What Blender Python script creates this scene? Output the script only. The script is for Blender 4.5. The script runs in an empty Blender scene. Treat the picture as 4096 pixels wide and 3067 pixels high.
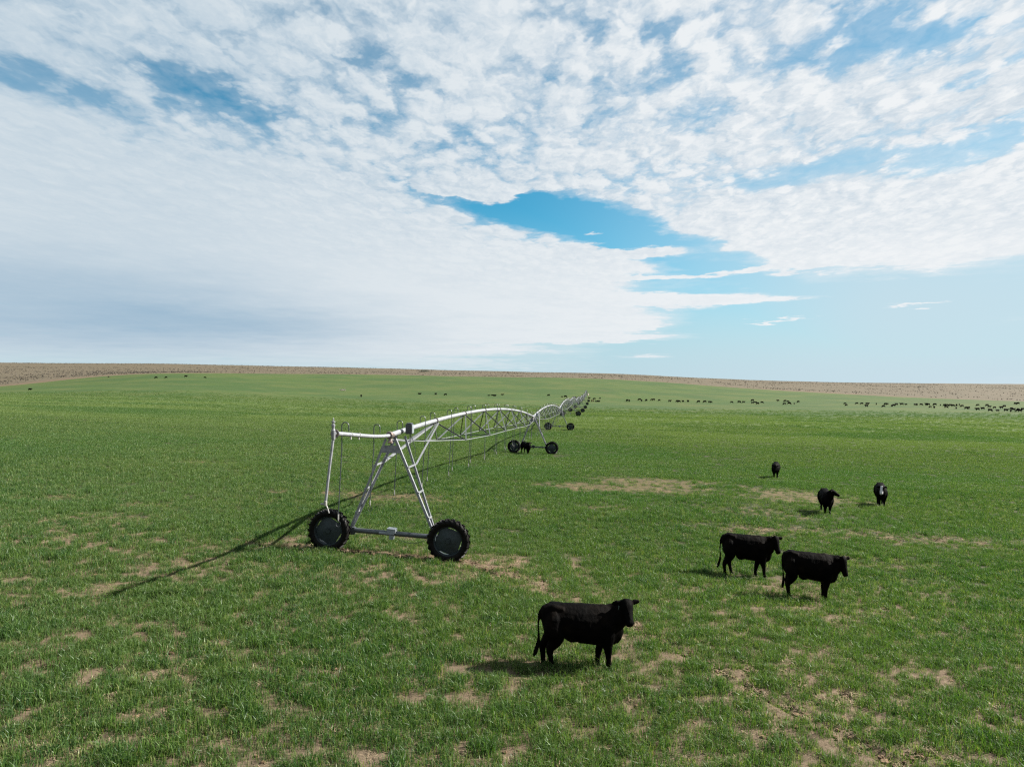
import bpy, bmesh, math, random
import numpy as np
from mathutils import Vector, Matrix
R = math.radians
random.seed(7)
rng = np.random.default_rng(11)
scene = bpy.context.scene
COL = scene.collection

# ------------------------------------------------------------------ camera
CAMZ = 6.0
F, CX, CY = 2850.0, 2048.0, 1533.5          # focal length and centre of the photograph in its pixels
cd = bpy.data.cameras.new('camera'); cam = bpy.data.objects.new('camera', cd); COL.objects.link(cam)
cam.location = (0, 0, CAMZ); cam.rotation_euler = (R(90), 0, 0)
cd.sensor_width = 36; cd.lens = 36 * F / 4096; cd.clip_start = 0.1; cd.clip_end = 60000
scene.camera = cam

# ------------------------------------------------------------------ light
SUN_EL, SUN_AZ = 36.0, 77.0                  # azimuth clockwise from +Y
EXPO = 2.0
sd = bpy.data.lights.new('sun', 'SUN'); sun = bpy.data.objects.new('sun', sd); COL.objects.link(sun)
sd.energy = 5.0; sd.angle = R(0.5); sd.color = (1.0, 0.95, 0.87)
sv = Vector((math.sin(R(SUN_AZ)) * math.cos(R(SUN_EL)), math.cos(R(SUN_AZ)) * math.cos(R(SUN_EL)), math.sin(R(SUN_EL))))
sun.rotation_euler = sv.to_track_quat('Z', 'Y').to_euler()
sun.location = (30, 0, 40)
scene.view_settings.view_transform = 'Standard'; scene.view_settings.look = 'None'
scene.view_settings.exposure = EXPO; scene.view_settings.gamma = 1
scene.render.engine = 'CYCLES'
try:
    scene.cycles.max_bounces = 5; scene.cycles.diffuse_bounces = 2; scene.cycles.glossy_bounces = 2
    scene.cycles.transmission_bounces = 2; scene.cycles.use_denoising = False
    scene.cycles.pixel_filter_type = 'BLACKMAN_HARRIS'; scene.cycles.filter_width = 1.3
    scene.cycles.sample_clamp_indirect = 5
except Exception:
    pass

# ------------------------------------------------------------------ node helper
class NT:
    def __init__(s, tree): s.t = tree; s.n = tree.nodes; s.l = tree.links
    def new(s, k, **kw):
        n = s.n.new(k)
        for a, b in kw.items(): setattr(n, a, b)
        return n
    def put(s, sock, v):
        if hasattr(v, 'is_output') and v.is_output: s.l.new(v, sock)
        else: sock.default_value = v
    def m(s, op, a, b=0.0, c=None, clamp=False):
        n = s.new('ShaderNodeMath', operation=op); n.use_clamp = clamp
        s.put(n.inputs[0], a); s.put(n.inputs[1], b)
        if c is not None: s.put(n.inputs[2], c)
        return n.outputs[0]
    def v(s, op, a, b=(0, 0, 0), out=0):
        n = s.new('ShaderNodeVectorMath', operation=op); s.put(n.inputs[0], a)
        if op == 'SCALE': s.put(n.inputs['Scale'], b)
        else: s.put(n.inputs[1], b)
        return n.outputs[out]
    def noise(s, vec, scale, detail=4, rough=0.5, dist=0.0, out=0, dim='3D'):
        n = s.new('ShaderNodeTexNoise'); n.noise_dimensions = dim
        s.put(n.inputs['Vector'], vec); s.put(n.inputs['Scale'], scale); s.put(n.inputs['Detail'], detail)
        s.put(n.inputs['Roughness'], rough); s.put(n.inputs['Distortion'], dist)
        return n.outputs[out]
    def ramp(s, x, a, b, lo=0.0, hi=1.0, smooth=True):
        n = s.new('ShaderNodeMapRange'); n.interpolation_type = 'SMOOTHSTEP' if smooth else 'LINEAR'
        s.put(n.inputs[0], x); s.put(n.inputs[1], a); s.put(n.inputs[2], b); s.put(n.inputs[3], lo); s.put(n.inputs[4], hi)
        return n.outputs[0]
    def mix(s, f, a, b, mode='MIX'):
        n = s.new('ShaderNodeMix', data_type='RGBA', blend_type=mode)
        s.put(n.inputs[0], f); s.put(n.inputs[6], a if not isinstance(a, tuple) else (*a, 1)[:4]); s.put(n.inputs[7], b if not isinstance(b, tuple) else (*b, 1)[:4])
        return n.outputs[2]

# ------------------------------------------------------------------ world: daylight sky with a broken cloud sheet
world = bpy.data.worlds.new('World'); scene.world = world; world.use_nodes = True
def build_world():
    w = NT(world.node_tree); w.n.clear()
    out = w.new('ShaderNodeOutputWorld'); bg = w.new('ShaderNodeBackground'); w.l.new(bg.outputs[0], out.inputs[0])
    sky = w.new('ShaderNodeTexSky', sky_type='NISHITA', sun_disc=False)
    sky.sun_elevation = R(SUN_EL); sky.sun_rotation = R(SUN_AZ); sky.altitude = 1500; sky.air_density = 1.0; sky.dust_density = 1.2; sky.ozone_density = 1.6
    geo = w.new('ShaderNodeTexCoord'); d = w.v('NORMALIZE', geo.outputs['Generated'])
    sx = w.new('ShaderNodeSeparateXYZ'); w.l.new(d, sx.inputs[0]); x, y, z = sx.outputs
    hyp = w.m('SQRT', w.m('ADD', w.m('MULTIPLY', x, x), w.m('ADD', w.m('MULTIPLY', y, y), 1e-6)))
    A = w.m('ARCTAN2', x, y); T = w.m('DIVIDE', z, hyp)
    cb = w.new('ShaderNodeCombineXYZ'); w.l.new(A, cb.inputs[0]); w.l.new(T, cb.inputs[1]); AT = cb.outputs[0]
    # cloud plane
    iz = w.m('DIVIDE', 1.0, w.m('ADD', w.m('MAXIMUM', z, 0.0), 0.045))
    cp = w.new('ShaderNodeCombineXYZ'); w.l.new(w.m('MULTIPLY', x, iz), cp.inputs[0]); w.l.new(w.m('MULTIPLY', y, iz), cp.inputs[1]); P = cp.outputs[0]
    # ragged edges: push the direction coordinates about with noise measured on the cloud plane
    wob = w.v('SUBTRACT', w.noise(P, 2.2, 5, 0.6, out=1), (0.5, 0.5, 0.5))
    amp = w.m('MULTIPLY', w.m('ADD', T, 0.04), 0.50)
    AT2 = w.v('ADD', AT, w.v('MULTIPLY', w.v('SCALE', wob, amp), (1.0, 0.45, 0)))
    def blob(u, v, ru, rv, ang, hard=0.35, src=None):
        X, Z = (u - CX) / F, (CY - v) / F
        a0, t0 = math.atan(X), Z / math.sqrt(1 + X * X)
        mp = w.new('ShaderNodeMapping', vector_type='TEXTURE')
        w.l.new(src or AT2, mp.inputs[0]); mp.inputs[1].default_value = (a0, t0, 0); mp.inputs[2].default_value = (0, 0, R(-ang)); mp.inputs[3].default_value = (ru / F, rv / F, 1)
        return w.ramp(w.v('LENGTH', mp.outputs[0], out=1), 1.0, hard, 0.0, 1.0)
    def acc(start, lst, src=None):
        c = start
        for u, v, ru, rv, ang, am, *h in lst:
            c = w.m('MULTIPLY_ADD', blob(u, v, ru, rv, ang, h[0] if h else 0.35, src), am, c)
        return c
    cov = acc(0.90, [
        # clear openings
        (2100, 858, 480, 112, 10, -1.35, .3), (2360, 900, 480, 124, 14, -1.2, .35), (2720, 1010, 520, 108, 17, -1.25, .4), (1560, 725, 260, 40, 30, -0.35, .0),
        (3900, 1300, 1500, 250, -4, -1.35, .6), (3150, 1190, 800, 150, 4, -1.0, .5), (2950, 1420, 1500, 130, 0, -0.75, .4),
        (3250, 672, 560, 66, -4, -0.75, .1), (3850, 600, 480, 120, -14, -0.5, .0), (3850, 640, 380, 60, -12, -0.25),
        (3550, 120, 480, 130, 10, -0.48, .0), (3300, 220, 240, 80, 0, -0.25), (3900, 330, 300, 50, -20, -0.35),
        (800, 370, 400, 140, 18, -0.50, .0), (700, 335, 130, 70, 10, -0.30), (880, 400, 170, 80, 30, -0.32), (380, 430, 800, 210, 12, -0.42, .0), (40, 270, 160, 90, 20, -0.22),
        (2600, 150, 620, 260, 0, -0.20, .0), (1450, 200, 520, 200, 20, -0.18, .0), (1650, 480, 520, 160, 20, -0.15, .0), (2800, 330, 500, 240, -20, -0.14, .0), (850, 900, 1500, 420, 8, 0.30, .3), (3300, 880, 900, 170, -4, 0.25, .4),
        (1500, 1500, 2200, 45, 0, -0.35, .2),
        # streaks and tongues
        (1890, 765, 300, 46, 3, 1.7, .5), (2500, 1012, 330, 30, 1, 2.0, .3), (2400, 938, 95, 13, -3, 2.2, .2), (1780, 1150, 900, 190, 6, 0.5, .5), (2150, 1060, 420, 70, 6, 0.75, .5),
        (2600, 1200, 900, 40, 1, 1.45, .3), (2950, 1198, 480, 16, 1, 1.1, .2), (2620, 1120, 340, 20, 0, 2.2, .2), (2300, 1352, 760, 26, 0, 2.0, .1), (2450, 1308, 280, 16, -2, 1.9, .1), (1900, 1290, 900, 70, 1, .7, .2), (3080, 1066, 380, 24, -8, 2.0, .3), (3320, 1035, 420, 44, -6, 1.4, .4),
        (3120, 1281, 220, 11, 0, 2.6, .1), (3670, 1218, 170, 11, -3, 2.6, .1), (2600, 1425, 180, 14, 0, 1.6, .0), (1500, 1400, 1100, 26, 0, .6, .0), (3950, 900, 700, 140, -6, 0.4, .5), (3850, 400, 260, 36, -8, 0.65), (4000, 440, 200, 40, -14, .4)])
    ncov = w.noise(w.v('MULTIPLY', P, (1.0, 0.8, 1)), 2.6, 8, 0.58, 0.2)
    mp = w.new('ShaderNodeMapping'); w.l.new(P, mp.inputs[0]); mp.inputs[2].default_value = (0, 0, R(24)); mp.inputs[3].default_value = (1.0, 0.66, 1)
    warp = w.v('ADD', mp.outputs[0], w.v('SCALE', w.v('SUBTRACT', w.noise(mp.outputs[0], 7, 4, .65, out=1), (.5, .5, .5)), 0.16))
    def cells(vec, sc, sm=0.6):
        vo = w.new('ShaderNodeTexVoronoi', feature='SMOOTH_F1'); w.l.new(vec, vo.inputs['Vector']); vo.inputs['Scale'].default_value = sc; vo.inputs['Smoothness'].default_value = sm
        return w.ramp(vo.outputs['Distance'], 0.02, 0.72, 1.0, 0.0, False)
    cell = w.m('ADD', w.m('MULTIPLY', cells(warp, 9.5), 0.68), w.m('MULTIPLY', cells(warp, 21.0, 0.4), 0.32))
    fine = w.noise(warp, 20, 6, 0.56)
    flat = w.m('MULTIPLY', w.ramp(T, 0.10, 0.30, 0.16, 1.0), w.ramp(w.m('ADD', w.m('MULTIPLY', A, 0.5), T), 0.02, 0.22, 0.45, 1.0))                        # low clouds read as smooth sheets
    low = w.ramp(A, -0.75, -0.1, 0.75, 1.0)
    tex = w.m('ADD', w.m('MULTIPLY', w.m('SUBTRACT', ncov, 0.5), 1.15),
              w.m('MULTIPLY', flat, w.m('ADD', w.m('MULTIPLY', w.m('SUBTRACT', cell, 0.52), 1.15), w.m('MULTIPLY', w.m('SUBTRACT', fine, 0.5), 0.62))))
    streak = w.m('SUBTRACT', w.noise(w.v('MULTIPLY', AT, (5.0, 62.0, 1.0)), 1.0, 6, 0.62, 0.3), 0.5)
    dens = w.m('ADD', w.m('ADD', cov, w.m('MULTIPLY', tex, 0.76)), w.m('MULTIPLY', streak, w.ramp(T, 0.26, 0.10, 0.0, 1.5)))
    alpha = w.m('MAXIMUM', w.ramp(dens, 0.0, 0.78), w.ramp(dens, -0.55, 0.45, 0.0, 0.36))
    alpha = w.m('MULTIPLY', alpha, w.ramp(T, -0.01, 0.05, 0.25, 1.0))
    # grey underside of the thick bank low on the left, plus relief everywhere
    dark = acc(0.0, [(250, 1210, 1600, 260, 3, 0.74, .0), (1000, 1290, 800, 90, 2, 0.30, .0), (100, 1330, 1300, 110, 0, 0.2, .1), (600, 950, 1000, 320, 0, 0.14, .0), (200, 200, 1300, 500, 0, 0.14, .0)])
    # light from the right: the same puffs sampled a little towards the sun give each one a bright and a dull side
    off = w.v('ADD', warp, (0.018, -0.004, 0.0))
    relief = w.m('SUBTRACT', w.m('ADD', w.m('MULTIPLY', cells(off, 9.5), .65), w.m('MULTIPLY', w.noise(off, 20, 6, .56), .9)), w.m('ADD', w.m('MULTIPLY', cells(warp, 9.5), .65), w.m('MULTIPLY', fine, .9)))
    rel = w.ramp(w.m('ADD', w.m('MULTIPLY', cell, 0.7), w.m('MULTIPLY', fine, 0.5)), 0.35, 0.85, 0.34, 0.0, False)
    dark = w.m('ADD', dark, w.m('MULTIPLY', flat, w.m('ADD', rel, w.m('MULTIPLY', relief, 0.9))))
    dark = w.m('ADD', dark, w.m('MULTIPLY', w.m('SUBTRACT', w.noise(P, 1.3, 6, .6), .5), 0.42), clamp=True)
    east = w.ramp(A, -0.62, 0.5, 0.0, 1.0)
    lit = w.mix(east, (0.64, 0.725, 0.785), (0.87, 0.90, 0.92))
    cloud = w.mix(dark, lit, (0.35, 0.50, 0.635))
    # clear air: the Nishita colour, a little teal as the photograph shows it
    blue = w.v('MULTIPLY', sky.outputs[0], tuple(q * 2 ** (1.15 - EXPO) for q in SKY_TINT))
    hz = w.ramp(T, 0.27, 0.0, 0.0, 1.0)
    hz = w.m('MAXIMUM', hz, w.m('MULTIPLY', w.ramp(T, 0.52, 0.08, 0.0, 0.95), w.ramp(A, -0.05, 0.5)))
    hz2 = w.m('MULTIPLY', hz, w.ramp(A, -0.9, 0.6, 0.72, 1.0))
    blue = w.mix(hz2, blue, w.v('SCALE', w.mix(w.ramp(A, -.5, .6), (0.45, 0.61, 0.72), (0.58, 0.73, 0.81)), SKY_K))
    col = w.mix(alpha, blue, w.v('SCALE', cloud, SKY_K))
    w.l.new(col, bg.inputs[0]); bg.inputs[1].default_value = 0.06
SKY_K = 1.0 / (0.06 * 2 ** EXPO)
SKY_TINT = (0.27, 1.0, 1.03)
build_world()
try: world.cycles.sampling_method = 'MANUAL'; world.cycles.sample_map_resolution = 512
except Exception: pass

# ------------------------------------------------------------------ numpy noise
def vnoise(x, y, seed=0):
    xi = np.floor(x).astype(np.int64); yi = np.floor(y).astype(np.int64); fx = x - xi; fy = y - yi
    fx = fx * fx * (3 - 2 * fx); fy = fy * fy * (3 - 2 * fy)
    def h(a, b):
        n = (a * 374761393 + b * 668265263 + seed * 982451653) & 0xffffffff
        n = ((n ^ (n >> 13)) * 1274126177) & 0xffffffff
        return ((n ^ (n >> 16)) & 0xffff) / 65535.0
    return (h(xi, yi) * (1 - fx) + h(xi + 1, yi) * fx) * (1 - fy) + (h(xi, yi + 1) * (1 - fx) + h(xi + 1, yi + 1) * fx) * fy
def fbm(x, y, octs=4, seed=0, gain=0.5):
    s = np.zeros_like(x, dtype=float); a = 1.0; t = 0
    for o in range(octs):
        s += a * vnoise(x * 2 ** o + 17.3 * o, y * 2 ** o - 9.1 * o, seed + o); t += a; a *= gain
    return s / t

# ------------------------------------------------------------------ terrain
UC = np.array([-0.72, -0.475, -0.26, 0.0, 0.127, 0.36, 0.72])
DR = np.array([0, 15, 25, 45, 80, 134, 185, 240, 300, 400, 500, 650, 830, 1100, 1800, 4000, 14000], float)
HT = np.array([
 [-5.5, -5.6, -5.7, -5.85, -5.9, -6.0, -6.1],
 [-5.4, -5.55, -5.7, -5.9, -5.98, -6.15, -6.4],
 [-5.1, -5.45, -5.72, -6.15, -6.4, -6.75, -7.2],
 [-5.1, -5.6, -6.1, -6.65, -6.95, -7.4, -8.3],
 [-5.2, -6.0, -6.9, -7.7, -8.07, -8.9, -10.0],
 [-5.0, -6.3, -7.6, -8.6, -8.9, -9.8, -11.0],
 [-4.8, -6.0, -7.7, -8.6, -8.7, -10.3, -12.0],
 [-4.5, -5.5, -7.5, -9.0, -10.0, -11.5, -13.0],
 [-4.2, -4.2, -7.0, -9.4, -10.8, -12.0, -13.3],
 [-3.4, -1.0, -5.0, -8.0, -11.0, -12.2, -12.6],
 [-1.9, 3.6, -1.0, -4.2, -7.5, -11.9, -13.4],
 [6.5, 9.6, 6.2, 2.2, -0.6, -9.5, -15.0],
 [16.0, 14.0, 12.0, 7.4, 5.4, -4.6, -14.0],
 [32.0, 29.0, 22.5, 15.0, 12.0, 1.5, -8.0],
 [42.0, 42.0, 38.0, 28.5, 23.5, 7.0, -6.0],
 [38.0, 40.0, 40.0, 30.0, 20.0, 8.0, -5.0],
 [20.0, 20.0, 20.0, 10.0, 0.0, -10.0, -14.0]])
def pchip(xk, Y):
    h = np.diff(xk); dl = np.diff(Y, axis=0) / h[:, None] if Y.ndim > 1 else np.diff(Y) / h
    m = np.zeros_like(Y)
    a, b = dl[:-1], dl[1:]; hh = h[:, None] if Y.ndim > 1 else h
    w1 = 2 * hh[1:] + hh[:-1]; w2 = hh[1:] + 2 * hh[:-1]
    with np.errstate(all='ignore'): mm = (w1 + w2) / (w1 / a + w2 / b)
    m[1:-1] = np.where(a * b > 0, mm, 0.0); m[0] = dl[0]; m[-1] = dl[-1]
    return m
LD = np.log(DR + 30.0); MD = pchip(LD, HT)
def table(u, D):
    u = np.asarray(u, float); D = np.asarray(D, float); shp = u.shape
    u = np.clip(u.ravel(), -0.95, 0.95); l = np.log(np.clip(D.ravel(), 0, 13999) + 30.0)
    i = np.clip(np.searchsorted(LD, l, side='right') - 1, 0, len(LD) - 2)
    h = LD[i + 1] - LD[i]; t = (l - LD[i]) / h
    h00 = 2 * t ** 3 - 3 * t ** 2 + 1; h10 = t ** 3 - 2 * t ** 2 + t; h01 = -2 * t ** 3 + 3 * t ** 2; h11 = t ** 3 - t ** 2
    V = HT[i] * h00[:, None] + MD[i] * (h10 * h)[:, None] + HT[i + 1] * h01[:, None] + MD[i + 1] * (h11 * h)[:, None]
    # across: Catmull-Rom style
    j = np.clip(np.searchsorted(UC, u, side='right') - 1, 0, len(UC) - 2)
    r = np.arange(len(u)); du = np.diff(UC)
    sl = np.diff(V, axis=1) / du
    mt = np.empty_like(V); mt[:, 0] = sl[:, 0]; mt[:, -1] = sl[:, -1]; mt[:, 1:-1] = 0.5 * (sl[:, 1:] + sl[:, :-1])
    H = du[j]; t = (u - UC[j]) / H
    a = (2 * t ** 3 - 3 * t ** 2 + 1) * V[r, j] + (t ** 3 - 2 * t ** 2 + t) * H * mt[r, j] + (-2 * t ** 3 + 3 * t ** 2) * V[r, j + 1] + (t ** 3 - t ** 2) * H * mt[r, j + 1]
    ext = V[r, j + 1] + (u - UC[-1]) * mt[:, -1]; ex0 = V[r, j] + (u - UC[0]) * mt[:, 0]
    a = np.where(u > UC[-1], ext, np.where(u < UC[0], ex0, a))
    return a.reshape(shp)
def ground_z(x, y):
    x = np.asarray(x, float); y = np.asarray(y, float)
    z = table(x / np.maximum(y, 14.0), np.maximum(y, 0)) + CAMZ
    k = np.clip((y - 90) / 300, 0, 1)
    z = z + k * 0.5 * (fbm(x / 60, y / 60, 3, 5) - 0.5)
    k2 = np.clip((y - 650) / 500, 0, 1)
    return z + k2 * 5.0 * (fbm(x / 230, y / 230, 4, 9) - 0.5)
def gz(x, y): return float(ground_z(np.array([x]), np.array([y]))[0])
_D = np.geomspace(6, 1500, 4000)
def px_ground(u, v):
    """the ground point a pixel of the photograph looks at"""
    X = (u - CX) / F
    vv = CY - (ground_z(X * _D, _D) - CAMZ) / _D * F
    k = int(np.argmax(vv <= v))
    D = _D[k] if vv[k] <= v else _D[-1]
    return X * D, D, float(ground_z(np.array([X * D]), np.array([D]))[0])

# wheel tracks (worn lines) and bare patches, in photograph pixels of the ground they lie on
def poly(pts): return [px_ground(a, b)[:2] for a, b in pts]
TR = [(poly([(1080, 2180), (1300, 2196), (1500, 2218), (1830, 2246), (1950, 2282)]), 0.42, 1.35),
      (poly([(900, 2150), (1050, 2185), (1280, 2195), (1500, 2215), (1830, 2245), (1960, 2290), (2110, 2330), (2222, 2389), (2500, 2500), (2778, 2630), (3050, 2775), (3333, 2930), (3600, 3060)]), 0.22, 1.15),
      (poly([(1950, 1817), (2060, 1818), (2215, 1826), (2330, 1832)]), 0.45, 0.8),
      (poly([(2120, 1720), (2200, 1722), (2290, 1724), (2420, 1732)]), 0.6, 0.7),
      (poly([(3660, 1985), (3850, 2010), (4096, 2060)]), 0.25, 0.7),
      (poly([(1600, 1690), (1900, 1712), (2080, 1717)]), 0.6, 0.3)]
PA = []
for u, v, ru, rv, am in [
    (1450, 1985, 420, 26, .95), (1120, 1965, 130, 14, .6), (1650, 1990, 260, 24, .8), (1640, 1880, 40, 6, .8), (2330, 1945, 380, 20, .55), (2640, 1925, 420, 16, .8), (2650, 1950, 300, 22, .6), (2300, 1960, 60, 14, .5),
    (3230, 1985, 320, 40, .7), (3050, 2050, 420, 40, .45), (3350, 2130, 700, 36, .5), (3800, 2160, 500, 34, .6), (2900, 1990, 700, 60, .22), (3500, 2180, 800, 60, .2), (3300, 2450, 800, 160, .12), (3000, 2850, 900, 200, .12), (3560, 2250, 260, 40, .5), (2980, 2120, 260, 30, .45), (2450, 2030, 260, 20, .55), (2100, 2040, 160, 20, .5),
    (700, 2700, 120, 62, 1.1), (640, 2620, 110, 34, .6), (870, 2600, 80, 55, .85), (520, 2880, 110, 48, 1.1), (600, 2945, 130, 40, .95), (380, 2990, 180, 60, .95), (120, 2980, 140, 60, .7), (200, 2700, 90, 35, .5), (1320, 2680, 40, 25, .8), (1250, 2700, 60, 20, .4), (180, 3040, 200, 30, .5),
    (3080, 2690, 330, 60, .45), (3350, 2790, 260, 40, .6), (3050, 3040, 380, 40, .45), (3720, 3030, 200, 50, .75), (2780, 2620, 160, 40, .35), (2560, 2520, 110, 40, .45), (3500, 2900, 160, 40, .35), (1500, 3035, 460, 34, .45), (2050, 3050, 360, 34, .4), (3250, 2240, 300, 40, .3),
    (1990, 2270, 170, 60, .8), (2110, 2330, 140, 40, .6), (1850, 2250, 100, 25, .8), (1180, 2165, 60, 16, .8), (1520, 2140, 330, 28, .4), (600, 2020, 200, 18, .5), (200, 1990, 220, 24, .7), (480, 2070, 260, 30, .5), (800, 1850, 160, 14, .4),
    (2250, 1820, 120, 7, .6), (2470, 1815, 220, 9, .35), (2150, 1712, 200, 5, .5), (2420, 1562, 60, 3, .9), (1950, 1620, 260, 6, .55), (1700, 1612, 120, 4, .5), (2080, 1633, 200, 4, .5), (560, 1612, 230, 7, .4), (230, 1632, 200, 6, .35),
    (2800, 1580, 200, 7, .6), (2940, 1592, 60, 3, .5), (2740, 1592, 60, 3, .5), (3350, 1610, 160, 4, .4), (2850, 1830, 200, 14, .35), (3500, 1725, 300, 8, .35), (2900, 1700, 300, 8, .3), (2560, 1680, 260, 7, .3)]:
    x0, y0, _ = px_ground(u, v)
    y1 = px_ground(u, v - rv)[1]; y2 = px_ground(u, v + rv)[1]
    PA.append((x0, y0, ru / F * y0, max(0.2, abs(y1 - y2) / 2), am))
def seg_dist(x, y, pts):
    d = np.full(x.shape, 1e9)
    for (ax, ay), (bx, by) in zip(pts[:-1], pts[1:]):
        ex, ey = bx - ax, by - ay; t = np.clip(((x - ax) * ex + (y - ay) * ey) / (ex * ex + ey * ey), 0, 1)
        d = np.minimum(d, np.hypot(x - ax - t * ex, y - ay - t * ey))
    return d
def bare(x, y):
    """how bare the soil is, 0 lush .. 1 naked, used by ground and grass alike"""
    n1 = fbm(x / 1.1, y / 1.1, 4, 21); n2 = fbm(x / 5.0, y / 3.4, 3, 31); n3 = fbm(x / 26, y / 16, 3, 41)
    wob = 0.55 + 0.9 * n1
    ns = fbm(x / 0.35, y / 0.35, 3, 23)
    b = np.clip((n1 - 0.60) * 1.5, 0, 1) * 0.35 + np.clip((n2 - 0.58) * 1.6, 0, 1) * 0.25 + np.clip((n3 - 0.54) * 1.1, 0, 1) * 0.35
    b = b + 0.09 * np.clip(x / np.maximum(y, 5), -0.5, 1)
    for x0, y0, rx, ry, am in PA:
        q = np.hypot((x - x0) / rx, (y - y0) / ry) * (0.55 + 0.9 * (0.5 * n1 + 0.5 * n2) )
        b = b + (1.4 if y0 < 19 else 1.9 if y0 < 70 else 1.0) * am * np.clip(1.25 - q * 1.25, 0, 1) * (np.clip(-0.45 + 2.3 * ns, 0.02, 1.1) if 18 < y0 < 75 else 0.30 + 0.95 * ns)
    for pts, w_, am in TR:
        d = seg_dist(x, y, pts)
        b = b + am * np.clip(1.35 - d / w_ * wob, 0, 1) * (0.3 + 0.9 * ns)
    sp = np.clip((fbm(x / 0.16, y / 0.16, 2, 27) - 0.30) * 2.6, 0.12, 1.25) if y.size < 4e6 else 1.0
    return np.clip(b * np.where(y < 45, sp, 0.85), 0, 1)
def rut(x, y):
    r = np.zeros(x.shape)
    for pts, w_, am in TR[:3]:
        r = np.maximum(r, am * np.exp(-(seg_dist(x, y, pts) / (w_ * 0.6)) ** 2) * np.clip(fbm(x / .5, y / .5, 2, 55) * 2.6 - .7, 0, 1))
    return r
C0 = np.array([44.0, 430.0]); FIELD_R = 404.0
def edge_r(x, y):
    a = np.arctan2(x - C0[0], y - C0[1]); return FIELD_R + 14 * (fbm(a * 3 + 9, a * 0 + 2.0, 3, 77) - 0.5)

def shade(me, smooth=True):
    me.polygons.foreach_set('use_smooth', [smooth] * len(me.polygons))
def grid_mesh(name, X, Y, Z):
    r, c = X.shape; co = np.stack([X, Y, Z], -1).reshape(-1, 3).astype(np.float32)
    i = np.arange((r - 1) * c).reshape(r - 1, c)[:, :-1].ravel()
    f = np.stack([i, i + 1, i + c + 1, i + c], -1).astype(np.int32)
    me = bpy.data.meshes.new(name); me.vertices.add(len(co)); me.vertices.foreach_set('co', co.ravel())
    me.loops.add(f.size); me.loops.foreach_set('vertex_index', f.ravel()); me.polygons.add(len(f))
    me.polygons.foreach_set('loop_start', np.arange(0, f.size, 4, dtype=np.int32)); me.polygons.foreach_set('loop_total', np.full(len(f), 4, np.int32))
    me.update(calc_edges=True); shade(me); return me

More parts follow.
